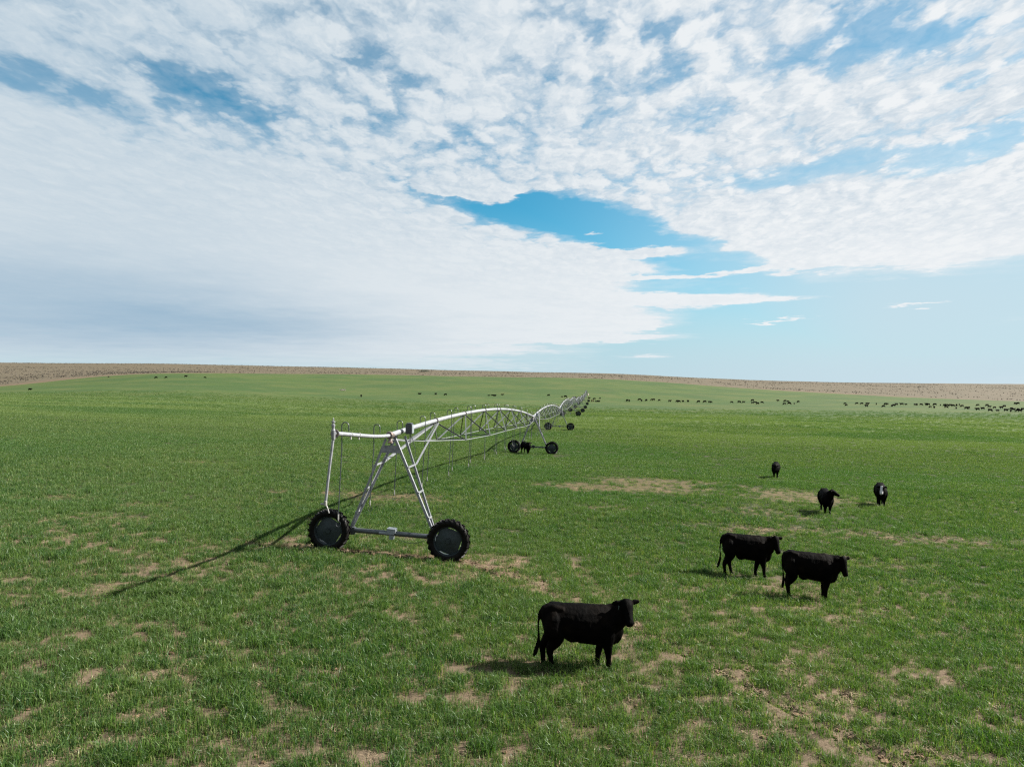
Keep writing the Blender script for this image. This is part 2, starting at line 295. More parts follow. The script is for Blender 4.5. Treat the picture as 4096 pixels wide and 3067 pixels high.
def build_ground():
    D = [-120, -60, -30, -15, -5, 0, 4, 7]; d = 8.5
    while d < 13500: D.append(d); d += d * (0.0042 if d < 42 else 0.0085 if d < 900 else 0.03)
    D = np.array(D + [13900.0])
    core = np.linspace(-0.86, 0.86, 620); s = np.geomspace(0.9, 14, 22); U = np.concatenate([-s[::-1], core, s])
    DD, UU = np.meshgrid(D, U, indexing='ij')
    W = np.maximum(DD + 2.0, 11.0); X = UU * W; Y = DD + 0 * X
    Z = ground_z(X, Y); b = bare(X, Y); rt = rut(X, Y)
    near = np.clip((60 - Y) / 40, 0, 1) * np.clip((Y - 7) / 3, 0, 1)
    lump = fbm(X / 0.45, Y / 0.45, 3, 61) - 0.5
    hoof = np.clip(fbm(X / 0.28, Y / 0.28, 2, 66) - 0.62, 0, 1)
    Z = Z + near * (0.10 * lump * (0.4 + 0.9 * b) - 0.85 * hoof * (0.35 + b)) - rt * 0.12 * np.clip((110 - Y) / 30, 0, 1)
    me = grid_mesh('ground', X, Y, Z)
    er = edge_r(X, Y); fr = np.hypot(X - C0[0], Y - C0[1])
    outf = np.clip((fr - er) / 3.0 + 0.5, 0, 1); margin = np.clip(1 - (fr - er) / 34.0, 0, 1) * outf
    for nm, arr in (('bare', b), ('outside', outf), ('margin', margin), ('rut', rt)):
        a = me.attributes.new(nm, 'FLOAT', 'POINT'); a.data.foreach_set('value', arr.ravel().astype(np.float32))
    o = bpy.data.objects.new('ground', me); COL.objects.link(o); o['kind'] = 'structure'
    m = bpy.data.materials.new('field_ground'); m.use_nodes = True; w = NT(m.node_tree)
    bs = w.n['Principled BSDF']; bs.inputs['Roughness'].default_value = 0.95; bs.inputs['Specular IOR Level'].default_value = 0.12
    g = w.new('ShaderNodeNewGeometry').outputs['Position']
    at = lambda n: w.new('ShaderNodeAttribute', attribute_name=n).outputs['Fac']
    sy = w.new('ShaderNodeSeparateXYZ'); w.l.new(g, sy.inputs[0]); yy = sy.outputs[1]
    n_f = w.noise(g, 9.0, 6, 0.65); n_m = w.noise(g, 0.9, 6, 0.6); n_l = w.noise(g, 0.07, 6, 0.6); n_x = w.noise(g, 0.016, 5, 0.6)
    n_g = w.noise(g, 2.4, 5, 0.7)
    soil = w.mix(w.ramp(n_f, .3, .7), (0.056, 0.033, 0.022), (0.155, 0.094, 0.063))
    soil = w.mix(w.ramp(n_m, 0.5, 0.7, 0, .6), soil, (0.200, 0.125, 0.086))
    soil = w.mix(w.ramp(n_l, 0.5, 0.65, 0, .4), soil, (0.180, 0.108, 0.070))
    soil = w.mix(w.ramp(w.noise(g, 6.0, 5, .8), .46, .58, 0, .7), soil, (0.060, 0.058, 0.026))
    under = w.mix(w.ramp(w.noise(g, 5.0, 5, 0.75), 0.38, 0.66), (0.012, 0.018, 0.007), (0.075, 0.064, 0.034))        # litter and short shoots between the tufts, gap shade painted in near black
    green = w.mix(w.ramp(n_m, 0.3, 0.7), (0.040, 0.066, 0.017), (0.063, 0.087, 0.024))
    green = w.mix(w.ramp(n_l, 0.42, 0.60, 0, 0.9), green, (0.074, 0.083, 0.028))
    green = w.mix(w.ramp(n_x, 0.45, 0.58, 0, 0.8), green, (0.036, 0.064, 0.019))
    green = w.mix(w.ramp(w.noise(g, 0.25, 5, 0.65), 0.55, 0.72, 0, 0.5), green, (0.120, 0.103, 0.052))
    far = w.ramp(yy, 60, 230)
    fld = w.mix(far, under, green)
    bb = w.ramp(w.m('ADD', at('bare'), w.m('MULTIPLY', w.m('SUBTRACT', n_g, 0.5), 0.9)), 0.30, 0.80)
    fld = w.mix(bb, fld, soil)
    pale = w.m('MULTIPLY', w.ramp(yy, 95, 165), w.ramp(yy, 285, 215)); pale = w.m('MULTIPLY', pale, w.ramp(n_l, 0.3, 0.6, 0.35, 0.85))
    fld = w.mix(w.m('MULTIPLY', pale, .85), fld, (0.115, 0.132, 0.058))
    tan = w.mix(n_x, (0.120, 0.090, 0.066), (0.172, 0.134, 0.100)); tan = w.mix(w.ramp(w.noise(g, 0.12, 6, .65), .4, .65), tan, (0.105, 0.088, 0.060))
    tan = w.mix(w.m('MULTIPLY', at('margin'), w.ramp(n_l, .3, .6, .5, 1)), tan, (0.180, 0.118, 0.082))
    v = w.mix(at('outside'), fld, w.v('MULTIPLY', tan, (0.86, 0.77, 0.90)))
    v = w.mix(w.m('MULTIPLY', at('rut'), 0.8), v, (0.085, 0.05, 0.03))
    w.l.new(w.v('MULTIPLY', v, (0.56, 0.66, 0.52)), bs.inputs['Base Color'])
    bp = w.new('ShaderNodeBump'); bp.inputs['Strength'].default_value = 0.9; bp.inputs['Distance'].default_value = 0.05
    w.l.new(w.m('ADD', w.m('MULTIPLY', n_f, 0.6), n_g), bp.inputs['Height']); w.l.new(bp.outputs[0], bs.inputs['Normal'])
    me.materials.append(m); return o
build_ground()

# ------------------------------------------------------------------ instanced ground cover (stuff)
def proto(name, verts, faces, cols, mat):
    me = bpy.data.meshes.new(name); me.from_pydata(verts, [], faces); me.update()
    a = me.attributes.new('tone', 'FLOAT', 'POINT'); a.data.foreach_set('value', np.array(cols, np.float32))
    me.materials.append(mat); return bpy.data.objects.new(name, me)
def blade_mat():
    m = bpy.data.materials.new('grass_blade'); m.use_nodes = True; w = NT(m.node_tree); w.n.clear()
    out = w.new('ShaderNodeOutputMaterial'); g = w.new('ShaderNodeNewGeometry').outputs['Position']
    tone = w.new('ShaderNodeAttribute', attribute_name='tone').outputs['Fac']
    oi = w.new('ShaderNodeObjectInfo').outputs['Random']
    base = w.mix(w.ramp(w.noise(g, 0.22, 4, 0.6), 0.35, 0.65), (0.042, 0.090, 0.024), (0.085, 0.122, 0.026))
    base = w.mix(w.ramp(w.noise(g, 0.05, 5, 0.65), 0.40, 0.60, 0, 0.75), base, (0.125, 0.138, 0.036))
    base = w.mix(w.ramp(w.noise(g, 0.9, 4, 0.65), 0.47, 0.62, 0, 0.75), base, (0.024, 0.074, 0.024))
    base = w.mix(w.m('MULTIPLY', w.m('POWER', oi, 2.0), 0.9), base, (0.135, 0.155, 0.055))
    base = w.mix(w.ramp(tone, 0.42, 0.55, 0, .6), base, (0.17, 0.22, 0.06))
    base = w.mix(w.ramp(tone, 0.6, 1.0, 0, 1), base, (0.34, 0.25, 0.16))
    base = w.mix(w.ramp(tone, 0.45, 0.0, 0, 0.85), base, (0.014, 0.046, 0.016))
    base = w.mix(w.ramp(w.noise(g, 0.07, 6, 0.6), 0.42, 0.60, 0, 0.55), base, w.mix(0.55, base, (0.150, 0.160, 0.070)))
    base = w.mix(w.ramp(w.noise(g, 0.016, 5, 0.6), 0.45, 0.58, 0, 0.45), base, (0.045, 0.105, 0.026))
    sy = w.new('ShaderNodeSeparateXYZ'); w.l.new(g, sy.inputs[0])
    band = w.m('MULTIPLY', w.m('MULTIPLY', w.ramp(sy.outputs[1], 80, 140), w.ramp(sy.outputs[1], 330, 220)), w.ramp(w.noise(w.v('MULTIPLY', g, (0.35, 1.0, 1.0)), 0.045, 5, 0.6), 0.42, 0.58, 0.05, 0.9))
    base = w.mix(band, base, (0.190, 0.185, 0.085))
    base = w.v('MULTIPLY', base, (0.49, 0.71, 0.44))
    df = w.new('ShaderNodeBsdfDiffuse'); w.l.new(base, df.inputs[0])
    tr = w.new('ShaderNodeBsdfTranslucent'); w.l.new(w.mix(1.0, base, (1.1, 1.25, 0.55), 'MULTIPLY'), tr.inputs[0])
    gl = w.new('ShaderNodeBsdfGlossy'); gl.inputs[0].default_value = (0.45, 0.5, 0.43, 1); gl.inputs['Roughness'].default_value = 0.5
    a = w.new('ShaderNodeMixShader'); a.inputs[0].default_value = 0.40; w.l.new(df.outputs[0], a.inputs[1]); w.l.new(tr.outputs[0], a.inputs[2])
    b = w.new('ShaderNodeMixShader'); b.inputs[0].default_value = 0.055; w.l.new(a.outputs[0], b.inputs[1]); w.l.new(gl.outputs[0], b.inputs[2])
    w.l.new(b.outputs[0], out.inputs[0]); return m
def tuft(rad, n, hmin, hmax, wd, dry, mat, name, seed, lean=0.6):
    r = random.Random(seed); V, Fc, T = [], [], []
    for _ in range(n):
        a = r.uniform(0, 2 * math.pi); q = rad * math.sqrt(r.random()); bx, by = q * math.cos(a), q * math.sin(a)
        h = r.uniform(hmin, hmax); ya = r.uniform(0, 2 * math.pi); L = lean * r.random() ** 0.7; dx, dy = math.cos(ya), math.sin(ya)
        wa = r.uniform(0, math.pi); wx, wy = math.cos(wa) * wd / 2, math.sin(wa) * wd / 2
        t = r.uniform(0.8, 1.0) if r.random() < dry else r.uniform(0, 0.55); k = len(V)
        mx, my, mz = bx + dx * L * h * 0.25, by + dy * L * h * 0.25, h * 0.55
        ex, ey, ez = bx + dx * L * h * 0.95, by + dy * L * h * 0.95, h * (1 - 0.35 * L)
        V += [(bx - wx, by - wy, -0.02), (bx + wx, by + wy, -0.02), (mx + wx * .9, my + wy * .9, mz), (mx - wx * .9, my - wy * .9, mz), (ex, ey, ez)]
        Fc += [(k, k + 1, k + 2, k + 3), (k + 3, k + 2, k + 4)]; T += [t] * 5
    return proto(name, V, Fc, T, mat)
def scatter(name, label, cat, pts, rotz, scl, kind, protos):
    coll = bpy.data.collections.new(name + '_sources')
    for p in protos: coll.objects.link(p)
    me = bpy.data.meshes.new(name); me.vertices.add(len(pts)); me.vertices.foreach_set('co', pts.astype(np.float32).ravel())
    a = me.attributes.new('scl', 'FLOAT', 'POINT'); a.data.foreach_set('value', scl.astype(np.float32))
    a = me.attributes.new('rz', 'FLOAT', 'POINT'); a.data.foreach_set('value', rotz.astype(np.float32))
    a = me.attributes.new('pick', 'INT', 'POINT'); a.data.foreach_set('value', kind.astype(np.int32))
    o = bpy.data.objects.new(name, me); COL.objects.link(o); o['kind'] = 'stuff'; o['label'] = label; o['category'] = cat
    g = bpy.data.node_groups.new(name, 'GeometryNodeTree')
    g.interface.new_socket('Geometry', in_out='INPUT', socket_type='NodeSocketGeometry'); g.interface.new_socket('Geometry', in_out='OUTPUT', socket_type='NodeSocketGeometry')
    gi = g.nodes.new('NodeGroupInput'); go = g.nodes.new('NodeGroupOutput')
    ci = g.nodes.new('GeometryNodeCollectionInfo'); ci.inputs['Collection'].default_value = coll; ci.inputs['Separate Children'].default_value = True; ci.inputs['Reset Children'].default_value = True
    ip = g.nodes.new('GeometryNodeInstanceOnPoints'); ip.inputs['Pick Instance'].default_value = True
    def na(nm, t):
        n = g.nodes.new('GeometryNodeInputNamedAttribute'); n.data_type = t; n.inputs['Name'].default_value = nm
        return n.outputs['Attribute']
    cx = g.nodes.new('ShaderNodeCombineXYZ'); g.links.new(na('rz', 'FLOAT'), cx.inputs[2])
    g.links.new(gi.outputs[0], ip.inputs['Points']); g.links.new(ci.outputs[0], ip.inputs['Instance']); g.links.new(na('pick', 'INT'), ip.inputs['Instance Index'])
    g.links.new(cx.outputs[0], ip.inputs['Rotation']); g.links.new(na('scl', 'FLOAT'), ip.inputs['Scale']); g.links.new(ip.outputs[0], go.inputs[0])
    o.modifiers.new('scatter', 'NODES').node_group = g
    return o
def build_grass():
    bm = blade_mat()
    protos = [tuft(0.13, 34, 0.06, 0.18, 0.0062, 0.08, bm, 'tuft_a%d' % i, i, 0.95) for i in range(5)]
    protos += [tuft(0.14, 22, 0.04, 0.12, 0.0068, 0.5, bm, 'tuft_b%d' % i, 20 + i, 1.0) for i in range(3)]
    protos += [tuft(0.15, 14, 0.02, 0.07, 0.007, 0.85, bm, 'tuft_c%d' % i, 40 + i, 1.6) for i in range(2)]
    protos += [tuft(0.34, 60, 0.06, 0.15, 0.016, 0.14, bm, 'tuft_d%d' % i, 60 + i, 1.0) for i in range(4)]
    P, Sx, K, Rz = [], [], [], []
    for y0, y1, dens, big, sc in ((8.5, 20, 95, 0, 1.0), (20, 34, 70, 0, 1.05), (34, 58, 36, 0, 1.25), (58, 100, 10, 1, 0.9), (100, 170, 4.5, 1, 1.1), (170, 330, 2.0, 1, 1.3)):
        sidew = lambda y: 0.78 * y + 3
        area = (sidew(y0) + sidew(y1)) * (y1 - y0); n = int(area * dens)
        y = np.sqrt(rng.uniform(y0 ** 2, y1 ** 2, n)); x = rng.uniform(-1, 1, n) * sidew(y)
        b = bare(x, y); cl = fbm(x / 0.26, y / 0.26, 2, 91)
        keep = rng.random(n) < np.clip(1.15 - 1.25 * b, np.where(y < 22, 0.14, 0.06), 1) * np.clip((335 - y) / 190, 0, 1) * np.clip(0.45 + (cl - 0.36) * 3.0, 0.22, 1)
        keep |= (rng.random(n) < 0.06 * np.clip((335 - y) / 190, 0, 1))
        x, y, b = x[keep], y[keep], b[keep]; n = len(x)
        q = rng.random(n)
        if big: k = 10 + rng.integers(0, 4, n)
        else:
            k = np.where(q < 0.78, rng.integers(0, 5, n), 5 + rng.integers(0, 3, n))
            k = np.where(q < 0.22 + b * 1.4, 5 + rng.integers(0, 3, n), k); k = np.where(rng.random(n) < (b - .25) * 1.8, 8 + rng.integers(0, 2, n), k)
        s = sc * rng.uniform(0.6, 1.3, n) * (1.05 - 0.45 * b) * (0.10 + 0.6 * fbm(x / 3, y / 3, 2, 95) + 1.35 * cl[keep])
        z = ground_z(x, y) - rut(x, y) * 0.12
        P.append(np.stack([x, y, z], -1)); Sx.append(s); K.append(k); Rz.append(rng.uniform(0, 6.28, n))
    P = np.concatenate(P); print('grass tufts', len(P))
    scatter('grass', 'short green winter grass covering the pasture', 'grass', P, np.concatenate(Rz), np.concatenate(Sx), np.concatenate(K), protos)
build_grass()
def build_litter():
    def lmat(nm, a, b):
        m = bpy.data.materials.new(nm); m.use_nodes = True; w = NT(m.node_tree); bs = w.n['Principled BSDF']
        w.l.new(w.mix(w.new('ShaderNodeObjectInfo').outputs['Random'], a, b), bs.inputs['Base Color']); bs.inputs['Roughness'].default_value = .95; bs.inputs['Specular IOR Level'].default_value = .1; return m
    mc = lmat('soil_clod', (.038, .024, .015), (.13, .088, .055)); ms = lmat('dry_straw', (.08, .06, .036), (.27, .21, .14))
    pr = []
    for k in range(4):
        r = random.Random(k + 70); bm = bmesh.new(); bmesh.ops.create_icosphere(bm, subdivisions=2, radius=.035)
        sx, sy, sz = r.uniform(.8, 1.5), r.uniform(.7, 1.2), r.uniform(.5, .85)
        for v in bm.verts:
            q = v.co.copy(); n_ = math.sin(q.x * 130 + k) * math.cos(q.y * 110 + 2 * k) + .6 * math.sin(q.z * 190 + q.x * 90 + k)
            v.co = Vector((q.x * sx, q.y * sy, q.z * sz)) * (1 + .22 * n_)
        me = bpy.data.meshes.new('clod%d' % k); bm.to_mesh(me); bm.free(); me.materials.append(mc); pr.append(bpy.data.objects.new('clod%d' % k, me))
    for k in range(4):
        r = random.Random(k + 90); V, Fc = [], []
        for _ in range(9):
            c = Vector((r.uniform(-.1, .1), r.uniform(-.1, .1), r.uniform(.005, .03))); a = r.uniform(0, 6.28); L = r.uniform(.03, .10); d = Vector((math.cos(a), math.sin(a), r.uniform(-.1, .35))) * L; n_ = Vector((-math.sin(a), math.cos(a), 0)) * .0035
            i = len(V); V += [tuple(c - n_), tuple(c + n_), tuple(c + d + n_), tuple(c + d - n_)]; Fc.append((i, i + 1, i + 2, i + 3))
        pr.append(proto('straw%d' % k, V, Fc, [0] * len(V), ms))
    P = []
    for y0, y1, dn in ((8.5, 20, 60), (20, 36, 30)):
        n = int((1.56 * (y0 + y1) / 2 + 6) * (y1 - y0) * dn); y = np.sqrt(rng.uniform(y0 ** 2, y1 ** 2, n)); x = rng.uniform(-1, 1, n) * (.78 * y + 3)
        b = bare(x, y); keep = rng.random(n) < np.clip(b * 2.2, .12, 1); P.append(np.stack([x[keep], y[keep], ground_z(x[keep], y[keep])], -1))
    P = np.concatenate(P); n = len(P); k = rng.integers(0, 8, n)
    scatter('soil_litter', 'clods and dry straw lying on the bare soil', 'soil litter', P, rng.uniform(0, 6.28, n), rng.uniform(.45, 1.0, n) + .9 * rng.random(n) ** 5, k, pr)
build_litter()

def build_sage():
    m = bpy.data.materials.new('sagebrush_leaf'); m.use_nodes = True; w = NT(m.node_tree); bs = w.n['Principled BSDF']
    oi = w.new('ShaderNodeObjectInfo').outputs['Random']
    w.l.new(w.mix(oi, (0.042, 0.038, 0.031), (0.068, 0.06, 0.048)), bs.inputs['Base Color']); bs.inputs['Roughness'].default_value = 1
    pr = []
    for k in range(4):
        r = random.Random(k); V, Fc = [], []
        for _ in range(46):
            a = r.uniform(0, 6.28); e = r.uniform(0.1, 1.4); q = 0.5 * r.uniform(0.5, 1); c = Vector((math.cos(a) * math.cos(e) * q * 1.1, math.sin(a) * math.cos(e) * q * 1.1, math.sin(e) * q + 0.1))
            i = len(V); ax = Vector((r.gauss(0, 1), r.gauss(0, 1), r.gauss(0, 1))).normalized() * 0.17; bx = ax.orthogonal().normalized() * 0.15
            V += [tuple(c - ax), tuple(c + bx), tuple(c + ax), tuple(c - bx)]; Fc.append((i, i + 1, i + 2, i + 3))
        pr.append(proto('brush_%d' % k, V, Fc, [0] * len(V), m))
    n = 150000; a = rng.uniform(-0.78, 0.82, n); y = np.exp(rng.uniform(math.log(470), math.log(2600), n)); x = a * y
    fr = np.hypot(x - C0[0], y - C0[1]) - edge_r(x, y); nn = fbm(x / 70, y / 70, 4, 101); n2 = fbm(x / 12, y / 12, 2, 103)
    keep = (fr > 26) & (rng.random(n) < np.clip((nn - 0.38) * 2.6, 0.06, .8) * np.clip(1400 / y, .25, 1) ** 1.5 * np.clip((n2 - .25) * 2.2, 0.1, 1))
    x, y = x[keep], y[keep]; n = len(x)
    P = np.stack([x, y, ground_z(x, y) - 0.05], -1)
    scatter('sagebrush', 'grey green sagebrush dotting the tan hills beyond the field', 'sagebrush', P, rng.uniform(0, 6.28, n), rng.uniform(0.35, 1.5, n) * .75, rng.integers(0, 4, n), pr)
build_sage()

# ------------------------------------------------------------------ mesh building
class MB:
    def __init__(s): s.v = []; s.f = []; s.mi = []; s.cur = 0; s.flat = []
    def ring(s, c, a, b, n): return [tuple(c + a * math.cos(2 * math.pi * i / n) + b * math.sin(2 * math.pi * i / n)) for i in range(n)]
    def addf(s, f): s.f.append(f); s.mi.append(s.cur)
    def tube(s, pts, rad, n=8, caps=True):
        pts = [Vector(p) for p in pts]; rs = rad if isinstance(rad, (list, tuple)) else [rad] * len(pts)
        up = None; k0 = len(s.v)
        for i, p in enumerate(pts):
            t = (pts[min(i + 1, len(pts) - 1)] - pts[max(i - 1, 0)]).normalized()
            if up is None: up = t.orthogonal().normalized()
            a = (up - t * up.dot(t)).normalized(); up = a; b = t.cross(a)
            s.v += s.ring(p, a * rs[i], b * rs[i], n)
        for i in range(len(pts) - 1):
            for j in range(n): s.addf((k0 + i * n + j, k0 + i * n + (j + 1) % n, k0 + (i + 1) * n + (j + 1) % n, k0 + (i + 1) * n + j))
        if caps: s.addf(tuple(k0 + j for j in range(n))[::-1]); s.addf(tuple(k0 + (len(pts) - 1) * n + j for j in range(n)))
    def bar(s, p, q, a, b, up=(0, 0, 1)):
        """box bar from p to q, a wide (sideways) and b deep (along up)"""
        p, q = Vector(p), Vector(q); t = (q - p).normalized(); u = Vector(up); x = t.cross(u)
        x = x.normalized() if x.length > 1e-4 else t.orthogonal().normalized(); u = x.cross(t)
        k = len(s.v)
        for c in (p, q):
            for i, j in ((-1, -1), (1, -1), (1, 1), (-1, 1)): s.v.append(tuple(c + x * i * a / 2 + u * j * b / 2))
        for f in ((0, 3, 2, 1), (4, 5, 6, 7), (0, 1, 5, 4), (1, 2, 6, 5), (2, 3, 7, 6), (3, 0, 4, 7)): s.addf(tuple(k + i for i in f))
    def angle(s, p, q, size=0.06, th=0.006, d1=(1, 0, 0), d2=(0, 1, 0)):
        """L-profile iron from p to q with flanges towards d1 and d2"""
        p, q = Vector(p), Vector(q); t = (q - p).normalized(); a = Vector(d1); a = (a - t * a.dot(t)).normalized(); b = Vector(d2); b = (b - t * b.dot(t) - a * b.dot(a)).normalized()
        prof = [(0, 0), (size, 0), (size, th), (th, th), (th, size), (0, size)]; k = len(s.v)
        for c in (p, q):
            for i, j in prof: s.v.append(tuple(c + a * i + b * j))
        for j in range(6): s.addf((k + j, k + (j + 1) % 6, k + 6 + (j + 1) % 6, k + 6 + j))
        s.addf((k, k + 1, k + 2, k + 3)[::-1]); s.addf((k, k + 3, k + 4, k + 5)[::-1]); s.addf((k + 6, k + 7, k + 8, k + 9)); s.addf((k + 6, k + 9, k + 10, k + 11))
    def lathe(s, prof, axis, c, n=32):
        """profile of (along axis, radius)"""
        ax = Vector(axis).normalized(); a = ax.orthogonal().normalized(); b = ax.cross(a); c = Vector(c); k0 = len(s.v)
        for h, r in prof: s.v += s.ring(c + ax * h, a * r, b * r, n)
        for i in range(len(prof) - 1):
            for j in range(n): s.addf((k0 + i * n + j, k0 + i * n + (j + 1) % n, k0 + (i + 1) * n + (j + 1) % n, k0 + (i + 1) * n + j))
    def build(s, name, mats, parent=None, smooth=True, loc=None):
        me = bpy.data.meshes.new(name); me.from_pydata(s.v, [], s.f)
        for m in (mats if isinstance(mats, (list, tuple)) else [mats]): me.materials.append(m)
        me.polygons.foreach_set('material_index', s.mi); shade(me, smooth)
        bm = bmesh.new(); bm.from_mesh(me); bmesh.ops.recalc_face_normals(bm, faces=bm.faces); bm.to_mesh(me); bm.free()
        if smooth:
            try: me.set_sharp_from_angle(angle=R(35))
            except Exception: pass
        o = bpy.data.objects.new(name, me); COL.objects.link(o)
        if parent: o.parent = parent
        if loc: o.location = loc
        return o
def pmat(name, c1, c2=None, rough=0.5, metal=0.0, scale=6.0, spec=0.5, bump=0.0, bscale=40):
    m = bpy.data.materials.new(name); m.use_nodes = True; w = NT(m.node_tree); b = w.n['Principled BSDF']
    tc = w.new('ShaderNodeTexCoord').outputs['Object']
    n = w.noise(tc, scale, 5, 0.65)
    w.l.new(w.mix(w.ramp(n, 0.35, 0.68), c1, c2 or c1), b.inputs['Base Color'])
    w.l.new(w.ramp(w.noise(tc, scale * 3, 3), 0.3, 0.7, rough * 0.8, min(1, rough * 1.2)), b.inputs['Roughness'])
    b.inputs['Metallic'].default_value = metal; b.inputs['Specular IOR Level'].default_value = spec
    if bump:
        bp = w.new('ShaderNodeBump'); bp.inputs['Strength'].default_value = bump; bp.inputs['Distance'].default_value = 0.01
        w.l.new(w.noise(tc, bscale, 4, .6), bp.inputs['Height']); w.l.new(bp.outputs[0], b.inputs['Normal'])
    return m
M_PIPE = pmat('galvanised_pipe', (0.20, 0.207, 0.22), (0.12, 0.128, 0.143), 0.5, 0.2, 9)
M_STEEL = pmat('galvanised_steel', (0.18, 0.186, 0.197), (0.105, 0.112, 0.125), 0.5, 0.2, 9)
M_STRUT = pmat('dark_strut', (0.085, 0.092, 0.098), (0.055, 0.062, 0.068), 0.5, 0.25, 7)  # truss members in a darker grey than the legs
M_BEAM = pmat('shaded_beam_steel', (0.058, 0.067, 0.072), (0.038, 0.045, 0.049), 0.4, 0.35, 6)  # galvanised steel with its shade-side darkness put into the colour
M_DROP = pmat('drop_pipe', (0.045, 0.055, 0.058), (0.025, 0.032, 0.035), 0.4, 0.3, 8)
M_RUST = pmat('rusty_plate', (0.115, 0.060, 0.035), (0.30, 0.30, 0.30), 0.8, 0.2, 9)
M_RUB = pmat('black_rubber', (0.0018, 0.0018, 0.002), (0.005, 0.0043, 0.0036), 0.5, 0, 5, 0.09, 0.3)
M_RIM = pmat('wheel_disc', (0.018, 0.027, 0.030), (0.011, 0.017, 0.019), 0.55, 0.1, 5, 0.3)
M_BOX = pmat('control_box_plastic', (0.020, 0.024, 0.028), None, 0.4)
M_WHITE = pmat('white_plastic', (0.22, 0.22, 0.21), (0.15, 0.15, 0.14), 0.5)
M_FLANGE = pmat('dark_flange', (0.07, 0.08, 0.085), (0.16, 0.10, 0.07), 0.5, 0.5, 14)
M_BOXLID = pmat('grey_box', (0.16, 0.18, 0.20), (0.12, 0.14, 0.155), 0.45)

# ------------------------------------------------------------------ the centre pivot irrigator
SL = 0.12
TD = [24.7 + 54.6 * i for i in range(8)]; PIV_D = 24.7 + 54.6 * 8
lx = lambda D: -4.2 + SL * (D - 24.7)
tv = Vector((SL, 1, 0)).normalized(); nv = Vector((1, -SL, 0)).normalized(); UPV = Vector((0, 0, 1))
root_loc = Vector((lx(TD[0]), TD[0], gz(lx(TD[0]), TD[0])))
root = bpy.data.objects.new('center_pivot_irrigator', None); COL.objects.link(root); root.location = root_loc; root.empty_display_size = 0.5
root['label'] = 'long galvanised centre pivot irrigator on wheeled towers crossing the pasture'; root['category'] = 'irrigation machine'
HUB = []
for D in TD:
    x = lx(D); HUB.append(Vector((x, D, gz(x, D) + 4.10)))
HUB.append(Vector((lx(PIV_D), PIV_D, gz(lx(PIV_D), PIV_D) + 3.9)))
HUB[0].z = CAMZ - 1.78
def rel(v): return Vector(v) - root_loc

# wheel prototype: axis along local Y
def wheel_meshes():
    R0, wd = 0.73, 0.15
    t = MB()
    t.lathe([(-0.115, 0.49), (-0.135, 0.53), (-0.155, 0.60), (-0.150, 0.655), (-0.125, 0.685), (-0.06, 0.700), (0, 0.703), (0.06, 0.700), (0.125, 0.685), (0.150, 0.655), (0.155, 0.60), (0.135, 0.53), (0.115, 0.49), (0.06, 0.475), (-0.06, 0.475), (-0.115, 0.49)], (0, 1, 0), (0, 0, 0), 48)
    N = 22
    for sgn in (-1, 1):
        for i in range(N):
            a0 = 2 * math.pi * (i + (0.5 if sgn > 0 else 0)) / N
            pts = []
            for k in range(5):
                f = k / 4; a = a0 + 0.155 * (1 - f); yy = sgn * (0.012 + 0.150 * f); rr = 0.700 - (0.028 if k == 4 else 0.006 * f)
                pts.append((a, yy, rr))
            base = len(t.v)
            for a, yy, rr in pts:
                for da, dr in ((-0.030, -0.012), (-0.022, 0.040), (0.022, 0.040), (0.030, -0.012)):
                    r_ = rr + dr; t.v.append(((r_) * math.cos(a + da), yy, r_ * math.sin(a + da)))
            # shoulder end turned down the sidewall
            a, yy, rr = pts[-1]
            for da, dr in ((-0.026, -0.09), (-0.020, -0.07), (0.020, -0.07), (0.026, -0.09)):
                t.v.append(((rr + dr) * math.cos(a + da), sgn * 0.166, (rr + dr) * math.sin(a + da)))
            for k in range(5):
                for j in range(3): t.addf((base + 4 * k + j, base + 4 * k + j + 1, base + 4 * k + 5 + j, base + 4 * k + 4 + j))
            t.addf((base, base + 1, base + 2, base + 3)); t.addf((base + 20, base + 21, base + 22, base + 23))
    rm = MB()
    rm.lathe([(-0.11, 0.505), (-0.125, 0.495), (-0.10, 0.475), (-0.04, 0.455), (0.04, 0.455), (0.10, 0.475), (0.125, 0.495), (0.11, 0.505)], (0, 1, 0), (0, 0, 0), 48)
    # dished disc with four straight cuts that leave crescent gaps
    n = 64; y0 = -0.035
    def outl(a):
        m_ = min(abs(((a - R(45 + 90 * q)) + math.pi) % (2 * math.pi) - math.pi) for q in range(4))
        return min(0.46, 0.418 / max(0.2, math.cos(m_)))
    for k, (fr, yo) in enumerate(((1.0, 0.0), (0.93, -0.012), (0.45, -0.03), (0.30, -0.055), (0.0001, -0.055))):
        for i in range(n):
            a = 2 * math.pi * i / n; r_ = outl(a) * fr if k < 2 else 0.46 * fr
            rm.v.append((r_ * math.cos(a), y0 + yo, r_ * math.sin(a)))
    k0 = len(rm.v) - 5 * n
    for k in range(4):
        for i in range(n): rm.addf((k0 + k * n + i, k0 + k * n + (i + 1) % n, k0 + (k + 1) * n + (i + 1) % n, k0 + (k + 1) * n + i))
    rm.lathe([(-0.14, 0.0001), (-0.14, 0.075), (-0.09, 0.085), (-0.05, 0.085)], (0, 1, 0), (0, 0, 0), 16)
    for i in range(8):
        a = 2 * math.pi * i / 8; rm.tube([(0.115 * math.cos(a), -0.09, 0.115 * math.sin(a)), (0.115 * math.cos(a), -0.11, 0.115 * math.sin(a))], 0.012, 6)
    rm.tube([(0, -0.05, 0), (0, 0.42, 0)], 0.06, 10)
    return t, rm
T0, RM0 = wheel_meshes()
wheel0 = None
YAW = math.atan2(-tv.x, tv.y)
